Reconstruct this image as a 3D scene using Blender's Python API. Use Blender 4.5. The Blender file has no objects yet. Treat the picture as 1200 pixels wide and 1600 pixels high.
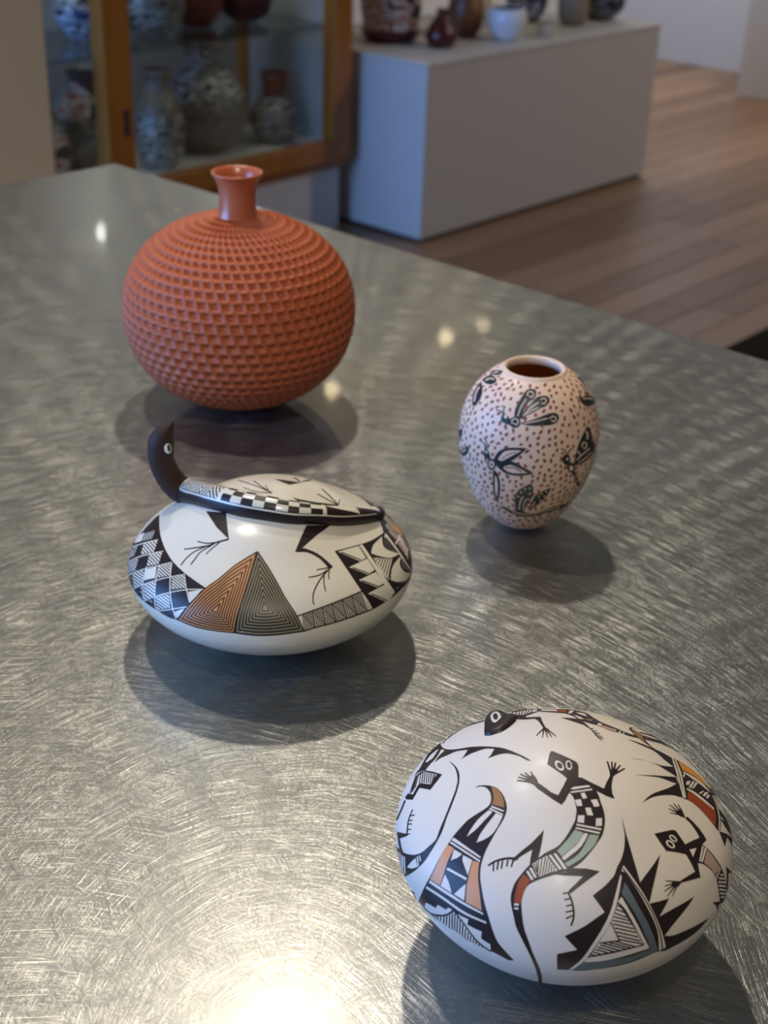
# Gallery counter with four hand-painted pots -- Blender 4.5, everything built in code.
import bpy, bmesh, math, random
import numpy as np
from mathutils import Vector, Matrix
from mathutils.geometry import delaunay_2d_cdt

scene = bpy.context.scene
COL = scene.collection
R = math.radians

# ------------------------------------------------------------------ camera
cam_data = bpy.data.cameras.new('camera')
cam_data.sensor_fit = 'VERTICAL'
cam_data.sensor_height = 36.0
cam_data.lens = 2150.0 / 1600.0 * 36.0
cam_data.clip_start = 0.02
cam_data.clip_end = 60.0
cam_data.dof.use_dof = True
cam_data.dof.focus_distance = 0.56
cam_data.dof.aperture_fstop = 14.0
cam_data.dof.aperture_blades = 0
camera = bpy.data.objects.new('camera', cam_data)
COL.objects.link(camera)
camera.matrix_world = (Matrix.Translation((0.0, 0.0, 1.30)) @ Matrix.Rotation(R(-48.5), 4, 'Z')
                       @ Matrix.Rotation(R(90 - 28.0), 4, 'X') @ Matrix.Rotation(R(2.0), 4, 'Z'))
scene.camera = camera

# ------------------------------------------------------------------ colour management, world, lamps
vs = scene.view_settings
vs.view_transform = 'Standard'
vs.look = 'None'
vs.exposure = 0.0
vs.gamma = 1.0
vs.use_curve_mapping = False

world = bpy.data.worlds.new('room_light')
scene.world = world
world.use_nodes = True
bg = world.node_tree.nodes['Background']
bg.inputs['Color'].default_value = (1.0, 0.95, 0.88, 1)
bg.inputs['Strength'].default_value = 0.08


def lamp(loc, watts, color, radius, aim=None, cone=70):
    """ceiling spot lamp or added fill light; without an aim it shines all round."""
    d = bpy.data.lights.new('ceiling_or_fill_lamp', 'SPOT' if aim else 'POINT')
    d.energy = watts
    d.color = color
    d.shadow_soft_size = radius
    o = bpy.data.objects.new('ceiling_or_fill_lamp', d)
    o.location = loc
    if aim:
        d.spot_size = R(cone)
        d.spot_blend = 0.5
        o.rotation_euler = (Vector(aim) - Vector(loc)).to_track_quat('-Z', 'Y').to_euler()
    COL.objects.link(o)
    return o


WARM = (1.0, 0.91, 0.77)
lamp((1.286, 1.338, 2.70), 50, WARM, 0.035, (0.5, 0.7, 0.9), 100)       # ahead of the camera, over the table's far side
lamp((0.534, 1.207, 2.70), 46, WARM, 0.035, (0.45, 0.5, 0.9), 100)
lamp((-0.445, -0.327, 2.70), 56, WARM, 0.05, (0.5, 0.45, 0.9), 50)      # behind the camera
lamp((4.532, 3.676, 2.70), 3, (1.0, 0.8, 0.5), 0.03)                    # spots over the pedestal
lamp((4.78, 3.66, 2.70), 1.5, (1.0, 0.8, 0.5), 0.03)
lamp((3.727, 3.605, 2.70), 3, (1.0, 0.8, 0.5), 0.03)
lamp((4.9, 0.4, 2.70), 75, (1.0, 0.88, 0.74), 0.08, (4.6, 2.2, 0.0), 100)   # added fill light over the aisle, brightening floor and pedestal
lamp((5.6, 3.7, 2.60), 120, (0.93, 0.96, 1.0), 0.08, (6.7, 3.6, 0.2), 120)  # added fill light that brightens the far wall

wl = bpy.data.lights.new('window_daylight', 'AREA')
wl.shape = 'RECTANGLE'
wl.size, wl.size_y = 3.6, 1.9
wl.energy = 300
wl.color = (0.17, 0.41, 1.0)
window = bpy.data.objects.new('window_daylight', wl)
window.location = (-2.5, 3.2, 1.75)
window.rotation_euler = (R(90), 0, R(-90))      # shines towards +x
COL.objects.link(window)


# ------------------------------------------------------------------ helpers
def lin(h):
    v = [int(h[i:i + 2], 16) / 255 for i in (0, 2, 4)]
    return tuple(c / 12.92 if c <= 0.04045 else ((c + 0.055) / 1.055) ** 2.4 for c in v) + (1.0,)


def new_mat(name):
    m = bpy.data.materials.new(name)
    m.use_nodes = True
    nt = m.node_tree
    return m, nt, nt.nodes['Principled BSDF'], nt.links


def simple(name, hexcol, rough=0.5, spec=0.5, metal=0.0, var=0.06, scale=60.0, bump=0.0, coat=0.0):
    """Plain coloured material with a slight procedural mottling."""
    m, nt, b, ln = new_mat(name)
    c = lin(hexcol)
    tc = nt.nodes.new('ShaderNodeTexCoord')
    nz = nt.nodes.new('ShaderNodeTexNoise')
    nz.inputs['Scale'].default_value = scale
    nz.inputs['Detail'].default_value = 3
    ln.new(tc.outputs['Object'], nz.inputs['Vector'])
    mx = nt.nodes.new('ShaderNodeMix')
    mx.data_type = 'RGBA'
    mx.inputs['A'].default_value = tuple(x * (1 - var) for x in c[:3]) + (1,)
    mx.inputs['B'].default_value = tuple(min(1, x * (1 + var)) for x in c[:3]) + (1,)
    ln.new(nz.outputs['Fac'], mx.inputs['Factor'])
    ln.new(mx.outputs['Result'], b.inputs['Base Color'])
    b.inputs['Roughness'].default_value = rough
    b.inputs['Specular IOR Level'].default_value = spec
    b.inputs['Metallic'].default_value = metal
    b.inputs['Coat Weight'].default_value = coat
    b.inputs['Coat Roughness'].default_value = 0.2
    if bump:
        bp = nt.nodes.new('ShaderNodeBump')
        bp.inputs['Strength'].default_value = 1.0
        bp.inputs['Distance'].default_value = bump
        ln.new(nz.outputs['Fac'], bp.inputs['Height'])
        ln.new(bp.outputs['Normal'], b.inputs['Normal'])
    return m


def link(name, me, parent=None, mats=()):
    for m in mats:
        me.materials.append(m)
    o = bpy.data.objects.new(name, me)
    COL.objects.link(o)
    if parent:
        o.parent = parent
    return o


def tag(o, label, category, group=None):
    o['label'] = label
    o['category'] = category
    if group:
        o['group'] = group
    return o


def structure(o, label=None):
    o['kind'] = 'structure'
    if label:
        o['label'] = label
    return o


def thing(name, loc, label, category, group=None, rz=0.0):
    o = bpy.data.objects.new(name, None)
    o.empty_display_size = 0.05
    o.location = loc
    o.rotation_euler.z = rz
    COL.objects.link(o)
    return tag(o, label, category, group)


def box_mesh(name, x0, x1, y0, y1, z0, z1, bevel=0.0, seg=2):
    bm = bmesh.new()
    bmesh.ops.create_cube(bm, size=1.0)
    for v in bm.verts:
        v.co = Vector(((x0 + x1) / 2 + v.co.x * (x1 - x0), (y0 + y1) / 2 + v.co.y * (y1 - y0), (z0 + z1) / 2 + v.co.z * (z1 - z0)))
    if bevel:
        bmesh.ops.bevel(bm, geom=bm.edges[:], offset=bevel, segments=seg, affect='EDGES', profile=0.5)
    me = bpy.data.meshes.new(name)
    bm.to_mesh(me)
    bm.free()
    return me


def box(name, parent, mat, x0, x1, y0, y1, z0, z1, bevel=0.0):
    return link(name, box_mesh(name, x0, x1, y0, y1, z0, z1, bevel), parent, [mat])


def grid_mesh(name, pts, close_u=True, smooth=True, mat_index=None):
    """pts: (rows, cols, 3) array -> quad mesh, wrapping along the columns."""
    pts = np.asarray(pts, dtype=np.float32)
    nr, nc = pts.shape[:2]
    i = np.arange(nr - 1)[:, None]
    j = np.arange(nc if close_u else nc - 1)[None, :]
    k = (j + 1) % nc
    f = np.stack(np.broadcast_arrays(i * nc + j, i * nc + k, (i + 1) * nc + k, (i + 1) * nc + j), -1).reshape(-1, 4)
    me = bpy.data.meshes.new(name)
    me.vertices.add(nr * nc)
    me.vertices.foreach_set('co', pts.reshape(-1))
    me.loops.add(f.size)
    me.loops.foreach_set('vertex_index', f.reshape(-1).astype(np.int32))
    me.polygons.add(len(f))
    me.polygons.foreach_set('loop_start', (np.arange(len(f)) * 4).astype(np.int32))
    me.polygons.foreach_set('loop_total', np.full(len(f), 4, np.int32))
    if mat_index is not None:
        me.polygons.foreach_set('material_index', np.asarray(mat_index, np.int32).reshape(-1))
    me.polygons.foreach_set('use_smooth', np.full(len(f), smooth))
    me.update(calc_edges=True)
    me.validate()
    return me


def lathe(name, prof, n=64, mat_index=None):
    """prof: (r, z) list from bottom to top, outward facing."""
    a = np.linspace(0, 2 * math.pi, n, endpoint=False)
    pr = np.asarray(prof, float)
    pr[:, 0] = np.maximum(pr[:, 0], 1e-5)
    pts = np.stack([pr[:, 0, None] * np.cos(a), pr[:, 0, None] * np.sin(a), np.broadcast_to(pr[:, 1, None], (len(pr), n))], -1)
    mi = None if mat_index is None else np.repeat(np.asarray(mat_index), n)
    return grid_mesh(name, pts, True, True, mi)


def spline(ctrl, n=40):
    """smooth curve through control rows (Catmull-Rom)."""
    c = np.asarray(ctrl, float)
    t = np.linspace(0, len(c) - 1, n)
    out = []
    for x in t:
        i = min(int(x), len(c) - 2)
        u = x - i
        p0, p1, p2, p3 = c[max(i - 1, 0)], c[i], c[i + 1], c[min(i + 2, len(c) - 1)]
        out.append(0.5 * ((2 * p1) + (p2 - p0) * u + (2 * p0 - 5 * p1 + 4 * p2 - p3) * u * u + (3 * p1 - p0 - 3 * p2 + p3) * u ** 3))
    return np.array(out)


# ------------------------------------------------------------------ materials
def steel_material():
    m, nt, b, ln = new_mat('scratched_steel')
    out = nt.nodes['Material Output']
    tc = nt.nodes.new('ShaderNodeTexCoord')
    warp = nt.nodes.new('ShaderNodeTexNoise')
    warp.noise_dimensions = '2D'
    warp.inputs['Scale'].default_value = 9.0
    warp.inputs['Detail'].default_value = 1.0
    ln.new(tc.outputs['Object'], warp.inputs['Vector'])
    wv = nt.nodes.new('ShaderNodeVectorMath')
    wv.operation = 'MULTIPLY_ADD'
    wv.inputs[1].default_value = (0.006, 0.006, 0)
    ln.new(warp.outputs['Color'], wv.inputs[0])
    ln.new(tc.outputs['Object'], wv.inputs[2])
    rnd = random.Random(5)

    def math_node(op, a, c=None, d=None):
        n = nt.nodes.new('ShaderNodeMath')
        n.operation = op
        for k, v in enumerate((a, c, d)):
            if v is None:
                continue
            if isinstance(v, (int, float)):
                n.inputs[k].default_value = v
            else:
                ln.new(v, n.inputs[k])
        return n.outputs[0]
    # families of short straight scratches in many directions; the strongest one rules each spot
    best = dx = dy = None
    N = 18
    for i in range(N):
        ang = R(180.0 * i / N + rnd.uniform(-4, 4))
        mp = nt.nodes.new('ShaderNodeMapping')
        mp.vector_type = 'TEXTURE'
        mp.inputs['Rotation'].default_value = (0, 0, ang)
        mp.inputs['Scale'].default_value = (rnd.uniform(0.014, 0.045), rnd.uniform(0.00022, 0.00036), 1)
        mp.inputs['Location'].default_value = (rnd.uniform(-3, 3), rnd.uniform(-3, 3), 0)
        ln.new(wv.outputs[0], mp.inputs['Vector'])
        nz = nt.nodes.new('ShaderNodeTexNoise')
        nz.noise_dimensions = '2D'
        nz.inputs['Scale'].default_value = 1.0
        nz.inputs['Detail'].default_value = 0.0
        ln.new(mp.outputs[0], nz.inputs['Vector'])
        v = nz.outputs['Fac']
        px, py = -math.sin(ang), math.cos(ang)      # across the scratch
        if best is None:
            best, dx, dy = v, px, py
            continue
        g = math_node('GREATER_THAN', v, best)
        inv = math_node('SUBTRACT', 1.0, g)
        dx = math_node('ADD', math_node('MULTIPLY', dx, inv), math_node('MULTIPLY', g, px))
        dy = math_node('ADD', math_node('MULTIPLY', dy, inv), math_node('MULTIPLY', g, py))
        best = math_node('MAXIMUM', best, v)
    tan = nt.nodes.new('ShaderNodeCombineXYZ')
    ln.new(dx, tan.inputs[0])
    ln.new(dy, tan.inputs[1])
    deep = nt.nodes.new('ShaderNodeMapRange')       # how deep the ruling scratch is
    deep.interpolation_type = 'SMOOTHSTEP'
    deep.inputs['From Min'].default_value = 0.66
    deep.inputs['From Max'].default_value = 0.84
    ln.new(best, deep.inputs['Value'])
    # uneven tarnish, scratches a little brighter than the dulled face
    tn = nt.nodes.new('ShaderNodeTexNoise')
    tn.inputs['Scale'].default_value = 22.0
    tn.inputs['Detail'].default_value = 5.0
    ln.new(tc.outputs['Object'], tn.inputs['Vector'])
    mx = nt.nodes.new('ShaderNodeMix')
    mx.data_type = 'RGBA'
    mx.inputs['A'].default_value = (0.245, 0.248, 0.236, 1)
    mx.inputs['B'].default_value = (0.31, 0.312, 0.295, 1)
    ln.new(tn.outputs['Fac'], mx.inputs['Factor'])
    mx2 = nt.nodes.new('ShaderNodeMix')
    mx2.data_type = 'RGBA'
    ln.new(mx.outputs['Result'], mx2.inputs['A'])
    mx2.inputs['B'].default_value = (0.40, 0.396, 0.36, 1)
    ln.new(deep.outputs[0], mx2.inputs['Factor'])

    def lobe(p, rough):
        p.inputs['Metallic'].default_value = 1.0
        p.inputs['Roughness'].default_value = rough
        ln.new((mx2 if p is b else mx).outputs['Result'], p.inputs['Base Color'])
        return p

    def mix(x, y, f):
        ms = nt.nodes.new('ShaderNodeMixShader')
        ms.inputs[0].default_value = f
        ln.new(x, ms.inputs[1])
        ln.new(y, ms.inputs[2])
        return ms.outputs[0]
    scratch = lobe(b, 0.33)          # flanks of the scratches
    scratch.inputs['Anisotropic'].default_value = 1.0
    ln.new(tan.outputs[0], scratch.inputs['Tangent'])
    dull = lobe(nt.nodes.new('ShaderNodeBsdfPrincipled'), 0.44)      # fine haze
    land = lobe(nt.nodes.new('ShaderNodeBsdfPrincipled'), 0.28)     # worn smooth lands that mirror the room
    glint = lobe(nt.nodes.new('ShaderNodeBsdfPrincipled'), 0.04)    # last traces of the original polish
    sh = mix(mix(mix(dull.outputs[0], scratch.outputs[0], 0.58), land.outputs[0], 0.09), glint.outputs[0], 0.025)
    ln.new(sh, out.inputs['Surface'])
    return m


def wood_material(name, dark, light, rough, stretch=(1.2, 16, 16), by_object=False, spec=0.5):
    m, nt, b, ln = new_mat(name)
    tc = nt.nodes.new('ShaderNodeTexCoord')
    mp = nt.nodes.new('ShaderNodeMapping')
    mp.inputs['Scale'].default_value = stretch
    ln.new(tc.outputs['Object'], mp.inputs['Vector'])
    nz = nt.nodes.new('ShaderNodeTexNoise')
    nz.inputs['Scale'].default_value = 3.0
    nz.inputs['Detail'].default_value = 6.0
    nz.inputs['Distortion'].default_value = 0.8
    ln.new(mp.outputs[0], nz.inputs['Vector'])
    mx = nt.nodes.new('ShaderNodeMix')
    mx.data_type = 'RGBA'
    mx.inputs['A'].default_value = lin(dark)
    mx.inputs['B'].default_value = lin(light)
    if by_object:
        oi = nt.nodes.new('ShaderNodeObjectInfo')
        ad = nt.nodes.new('ShaderNodeMath')
        ad.operation = 'MULTIPLY_ADD'
        ad.inputs[1].default_value = 0.45
        ln.new(nz.outputs['Fac'], ad.inputs[0])
        sc = nt.nodes.new('ShaderNodeMath')
        sc.operation = 'MULTIPLY'
        sc.inputs[1].default_value = 0.6
        ln.new(oi.outputs['Random'], sc.inputs[0])
        ln.new(sc.outputs[0], ad.inputs[2])
        ln.new(ad.outputs[0], mx.inputs['Factor'])
    else:
        ln.new(nz.outputs['Fac'], mx.inputs['Factor'])
    ln.new(mx.outputs['Result'], b.inputs['Base Color'])
    b.inputs['Roughness'].default_value = rough
    b.inputs['Specular IOR Level'].default_value = spec
    return m


def glass_material():
    m, nt, b, ln = new_mat('clear_glass')
    nt.nodes.remove(b)
    tr = nt.nodes.new('ShaderNodeBsdfTransparent')
    tr.inputs['Color'].default_value = (0.90, 0.94, 0.95, 1)
    gl = nt.nodes.new('ShaderNodeBsdfGlossy')
    gl.inputs['Roughness'].default_value = 0.02
    lw = nt.nodes.new('ShaderNodeLayerWeight')       # Schlick reflectance of a thin pane
    lw.inputs['Blend'].default_value = 0.5
    pw = nt.nodes.new('ShaderNodeMath')
    pw.operation = 'POWER'
    pw.inputs[1].default_value = 5.0
    ln.new(lw.outputs['Facing'], pw.inputs[0])
    ma = nt.nodes.new('ShaderNodeMath')
    ma.operation = 'MULTIPLY_ADD'
    ma.inputs[1].default_value = 0.95
    ma.inputs[2].default_value = 0.045
    ln.new(pw.outputs[0], ma.inputs[0])
    ms = nt.nodes.new('ShaderNodeMixShader')
    ln.new(ma.outputs[0], ms.inputs[0])
    ln.new(tr.outputs[0], ms.inputs[1])
    ln.new(gl.outputs[0], ms.inputs[2])
    ln.new(ms.outputs[0], nt.nodes['Material Output'].inputs['Surface'])
    return m


def banded_material(name, base, mark, third, scale, rough=0.4):
    """Painted pottery: blotchy geometric marks of a second and third colour."""
    m, nt, b, ln = new_mat(name)
    tc = nt.nodes.new('ShaderNodeTexCoord')
    vo = nt.nodes.new('ShaderNodeTexVoronoi')
    vo.distance = 'MANHATTAN'
    vo.inputs['Scale'].default_value = scale
    ln.new(tc.outputs['Object'], vo.inputs['Vector'])
    wv = nt.nodes.new('ShaderNodeTexWave')
    wv.wave_type = 'BANDS'
    wv.bands_direction = 'Z'
    wv.inputs['Scale'].default_value = scale * 0.9
    wv.inputs['Distortion'].default_value = 11.0
    wv.inputs['Detail Scale'].default_value = 2.5
    ln.new(tc.outputs['Object'], wv.inputs['Vector'])
    g1 = nt.nodes.new('ShaderNodeMath')
    g1.operation = 'GREATER_THAN'
    g1.inputs[1].default_value = 0.52
    ln.new(wv.outputs['Fac'], g1.inputs[0])
    sep = nt.nodes.new('ShaderNodeSeparateColor')
    ln.new(vo.outputs['Color'], sep.inputs[0])
    g2 = nt.nodes.new('ShaderNodeMath')
    g2.operation = 'GREATER_THAN'
    g2.inputs[1].default_value = 0.68
    ln.new(sep.outputs[0], g2.inputs[0])
    m1 = nt.nodes.new('ShaderNodeMix')
    m1.data_type = 'RGBA'
    m1.inputs['A'].default_value = lin(base)
    m1.inputs['B'].default_value = lin(mark)
    ln.new(g1.outputs[0], m1.inputs['Factor'])
    m2 = nt.nodes.new('ShaderNodeMix')
    m2.data_type = 'RGBA'
    ln.new(m1.outputs['Result'], m2.inputs['A'])
    m2.inputs['B'].default_value = lin(third)
    ln.new(g2.outputs[0], m2.inputs['Factor'])
    ln.new(m2.outputs['Result'], b.inputs['Base Color'])
    b.inputs['Roughness'].default_value = rough
    return m


STEEL = steel_material()
STEEL_PLAIN = simple('dull_steel', '8c8c88', 0.4, 0.5, 1.0)
FLOOR_BASE = simple('floor_joint', '2a1c14', 0.7)
PLANK = wood_material('floor_plank_wood', '67472f', 'ad8767', 0.38, by_object=True)
OAK = wood_material('cabinet_oak', '8a4e14', 'b87424', 0.4, stretch=(10, 10, 1.2))
WALL = simple('white_wall_paint', 'cfcac4', 0.75, 0.3, scale=6, var=0.02)
WALL_WARM = simple('cream_wall_paint', 'c4b9aa', 0.75, 0.3, scale=6, var=0.02)
PED = simple('white_pedestal_paint', 'cdc8c2', 0.6, 0.4, scale=8, var=0.02)
GLASS = glass_material()
BACKING = simple('grey_blue_backing', 'a6a8a6', 0.6, 0.3, scale=5, var=0.04)
SHELF_WHITE = simple('cabinet_floor_white', 'd8d2c4', 0.6, 0.3)
DARK = simple('dark_metal', '1c1a18', 0.5)
MAT_DARK = simple('dark_mat_fibre', '2a1d15', 0.9, 0.1, scale=300, var=0.3, bump=0.002)

# ------------------------------------------------------------------ the room
rnd = random.Random(11)
floor = structure(box('floor', None, FLOOR_BASE, -3.0, 8.0, -3.0, 7.0, -0.06, -0.006), 'brown wooden plank floor')
PW, PL = 0.112, 1.7
plank_mesh = box_mesh('plank', -PL / 2 + 0.002, PL / 2 - 0.002, -PW / 2 + 0.0015, PW / 2 - 0.0015, -0.012, 0.0, 0.0012, 1)
plank_mesh.materials.append(PLANK)
count = 0
for j in range(58):
    y = -0.3 + PW * (j + 0.5)
    off = rnd.uniform(-PL, 0)
    for i in range(6):
        x = 0.6 + off + PL * (i + 0.5)
        if x < 0.4 or x > 7.6 or (y > 3.6 and x < 4.6) or y > 5.6 or count >= 298:
            continue
        o = bpy.data.objects.new('plank', plank_mesh)
        o.location = (x, y, 0)
        COL.objects.link(o)
        o.parent = floor
        count += 1

structure(box('wall_left', None, WALL_WARM, 0.25, 1.172, 1.70, 1.86, 0.0, 2.7, 0.004), 'cream end of a partition wall left of the cabinet')
structure(box('wall_far', None, WALL, 6.78, 6.92, 3.0, 6.6, 0.0, 2.7, 0.004), 'pale wall at the far right end of the room')
structure(box('wall_right', None, WALL_WARM, 6.235, 6.40, 0.6, 3.33, 0.0, 2.7, 0.004), 'nearer grey partition wall at the right edge')
structure(box('wall_back', None, WALL, 1.0, 6.78, 4.55, 4.70, 0.0, 2.7, 0.004), 'pale wall behind the cabinet and pedestal')

tag(box('floor_mat', None, MAT_DARK, 2.55, 3.75, 0.75, 1.60, 0.0, 0.012, 0.004), 'dark brown mat on the wood floor beyond the steel table', 'mat')

# ------------------------------------------------------------------ steel table
TX0, TX1, TY0, TY1 = -0.27, 0.973, -1.10, 1.294
table = thing('steel_table', (0.35, 0.1, 0), 'scratched stainless steel table the four main pots stand on', 'table')


def tpart(name, mat, x0, x1, y0, y1, z0, z1, bevel=0.0):
    return box(name, table, mat, x0 - 0.35, x1 - 0.35, y0 - 0.1, y1 - 0.1, z0, z1, bevel)


tpart('table_top', STEEL, TX0, TX1, TY0, TY1, 0.896, 0.900, 0.0012)
tpart('side_fold', STEEL_PLAIN, TX0, TX0 + 0.004, TY0, TY1, 0.855, 0.8955)
tpart('side_fold', STEEL_PLAIN, TX1 - 0.004, TX1, TY0, TY1, 0.855, 0.8955)
tpart('side_fold', STEEL_PLAIN, TX0 + 0.004, TX1 - 0.004, TY0, TY0 + 0.004, 0.855, 0.8955)
tpart('side_fold', STEEL_PLAIN, TX0 + 0.004, TX1 - 0.004, TY1 - 0.004, TY1, 0.855, 0.8955)
leg_mesh = lathe('leg', [(0.0, 0.0), (0.018, 0.0), (0.022, 0.01), (0.022, 0.03), (0.019, 0.035), (0.019, 0.8955), (0.0, 0.8955)], 24)
leg_mesh.materials.append(STEEL_PLAIN)
for lx in (TX0 + 0.07, TX1 - 0.07):
    for ly in (TY0 + 0.07, TY1 - 0.07):
        o = bpy.data.objects.new('leg', leg_mesh)
        COL.objects.link(o)
        o.parent = table
        o.location = (lx - 0.35, ly - 0.1, 0)
tpart('lower_shelf', STEEL_PLAIN, TX0 + 0.05, TX1 - 0.05, TY0 + 0.05, TY1 - 0.05, 0.24, 0.262, 0.004)

# ------------------------------------------------------------------ display cabinet
CX0, CX1, CY0, CY1 = 1.35, 3.205, 3.03, 3.52
cab = thing('display_cabinet', ((CX0 + CX1) / 2, (CY0 + CY1) / 2, 0), 'oak framed glass display cabinet full of painted pots', 'cabinet')


def cpart(name, mat, x0, x1, y0, y1, z0, z1, bevel=0.0):
    cx, cy = (CX0 + CX1) / 2, (CY0 + CY1) / 2
    return box(name, cab, mat, x0 - cx, x1 - cx, y0 - cy, y1 - cy, z0, z1, bevel)


cpart('plinth', PED, CX0 + 0.02, CX1 - 0.02, CY0 + 0.03, CY1, 0.0, 0.205, 0.003)
cpart('base_board', OAK, CX0, CX1, CY0 + 0.02, CY1, 0.205, 0.232, 0.002)
cpart('bottom_rail', OAK, CX0, CX1, CY0, CY0 + 0.045, 0.232, 0.296, 0.004)
cpart('cabinet_floor', SHELF_WHITE, CX0 + 0.01, CX1 - 0.01, CY0 + 0.045, CY1 - 0.02, 0.232, 0.268)
for px0, px1 in ((1.36, 1.43), (2.262, 2.352), (3.122, 3.205)):
    p = cpart('post', OAK, px0, px1, CY0, CY0 + 0.05, 0.296, 1.95, 0.004)
    if px0 == 2.262:
        cx, cy = (CX0 + CX1) / 2, (CY0 + CY1) / 2
        k = box('lock', p, DARK, 2.318 - cx, 2.330 - cx, CY0 - 0.006 - cy, CY0 + 0.004 - cy, 0.43, 0.50, 0.002)
cpart('post', OAK, CX1 - 0.05, CX1, CY1 - 0.05, CY1, 0.268, 1.95, 0.003)
cpart('post', OAK, CX0, CX0 + 0.05, CY1 - 0.05, CY1, 0.268, 1.95, 0.003)
cpart('top_board', OAK, CX0, CX1, CY0, CY1, 1.95, 2.02, 0.004)
cpart('back_panel', BACKING, CX0 + 0.05, CX1 - 0.05, CY1 - 0.018, CY1 - 0.004, 0.268, 1.95)
cpart('glass_pane', GLASS, 1.43, 2.262, CY0 + 0.022, CY0 + 0.027, 0.296, 1.95)
cpart('glass_pane', GLASS, 2.352, 3.122, CY0 + 0.022, CY0 + 0.027, 0.296, 1.95)
cpart('side_panel', BACKING, CX1 - 0.03, CX1 - 0.012, CY0 + 0.05, CY1 - 0.05, 0.268, 1.95)
cpart('glass_shelf', GLASS, CX0 + 0.02, CX1 - 0.03, CY0 + 0.06, CY1 - 0.02, 0.628, 0.636)
# added fill lights under an upper shelf, brightening the cabinet inside
cpart('upper_shelf', SHELF_WHITE, CX0 + 0.02, CX1 - 0.03, CY0 + 0.09, CY1 - 0.02, 1.71, 1.73)
for lx in (1.75, 2.358, 2.93):  # middle one stands where its mirrored dot on the table puts it
    pl = bpy.data.lights.new('cabinet_fill_light', 'POINT')
    pl.energy = 3.4
    pl.color = (1.0, 0.96, 0.9)
    pl.shadow_soft_size = 0.025
    po = bpy.data.objects.new('cabinet_fill_light', pl)
    po.location = (lx, 3.20, 1.68)
    COL.objects.link(po)
cpart('shelf_lip', GLASS, CX0 + 0.02, CX1 - 0.03, CY0 + 0.052, CY0 + 0.06, 0.626, 0.638)

# ------------------------------------------------------------------ pedestal
ped = thing('display_pedestal', (3.9, 3.08, 0), 'long white box pedestal carrying a row of small pots', 'pedestal')
box('pedestal_body', ped, PED, 3.255 - 3.9, 4.548 - 3.9, 2.768 - 3.08, 3.42 - 3.08, 0.012, 0.540, 0.003)
box('top_panel', ped, PED, 3.252 - 3.9, 4.551 - 3.9, 2.765 - 3.08, 3.423 - 3.08, 0.540, 0.552, 0.002)
box('toe_base', ped, DARK, 3.265 - 3.9, 4.538 - 3.9, 2.780 - 3.08, 3.41 - 3.08, 0.0, 0.012)

# ------------------------------------------------------------------ background pots
BW = banded_material('black_on_white_ware', 'b9b2a4', '34302c', '6e675c', 16)
BW_FINE = banded_material('fine_line_ware', 'a89f90', '3b352f', '77644e', 34)
POLY = banded_material('polychrome_ware', 'c6bcae', 'a0583a', '2c2a30', 14)
BLUEW = banded_material('blue_black_ware', 'c4c8d6', '1c2038', '3a3f66', 20)
STRIPE = banded_material('striped_black_ware', '23242a', '8d9096', '101014', 26)
BROWN = banded_material('brown_ware', '8a5a34', '5a3018', 'a06a3c', 22)
RUST = simple('rust_red_slip', '7a3a24', 0.35, var=0.15, scale=30)
DKRED = simple('dark_red_slip', '521d1c', 0.25, var=0.15, scale=30)
AMBER = simple('amber_slip', 'b06a18', 0.3, var=0.1, scale=30)
BOWLW = simple('white_glaze', 'e4e6ea', 0.2, var=0.02)
CREAM = simple('cream_slip', 'd2c6ae', 0.45, var=0.05)
TAN = simple('tan_clay', '8f8069', 0.55, var=0.12, scale=40)
INSIDE = simple('dark_pot_interior', '3a2a20', 0.8)


def back_pot(name, x, y, z, ctrl, mats, split, label, category='pot', group=None, neck=None, foot=None):
    """Lathed hollow vessel: body (+ neck band, + foot band) with a wall and an inside."""
    t = thing(name, (x, y, z), label, category, group)
    pr = spline(ctrl, 36)
    pr[:, 0] = np.maximum(pr[:, 0], 0.001)
    inner = pr[::-1].copy()
    inner = inner[inner[:, 1] > pr[-1, 1] * 0.25]
    inner[:, 0] = np.maximum(inner[:, 0] - 0.005, 0.001)
    lip = np.array([[pr[-1, 0] - 0.001, pr[-1, 1] + 0.002], [pr[-1, 0] - 0.004, pr[-1, 1] + 0.002]])
    start = np.array([[0.0005, pr[0, 1]]])
    a = pr[:, 1] <= split * pr[-1, 1]
    low = np.concatenate([start, pr[a]])
    k = int(a.sum())
    top = np.concatenate([pr[k - 1:], lip, inner, [[0.0005, inner[-1, 1]]]])
    mi = [0] * (len(pr) - k + 1) + [0, 0] + [1] * (len(inner))
    link('body', lathe('body', low, 48), t, [mats[0]])
    link('neck', lathe('neck', top, 48, mi[:len(top) - 1]), t, [mats[1], INSIDE])
    return t


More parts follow.
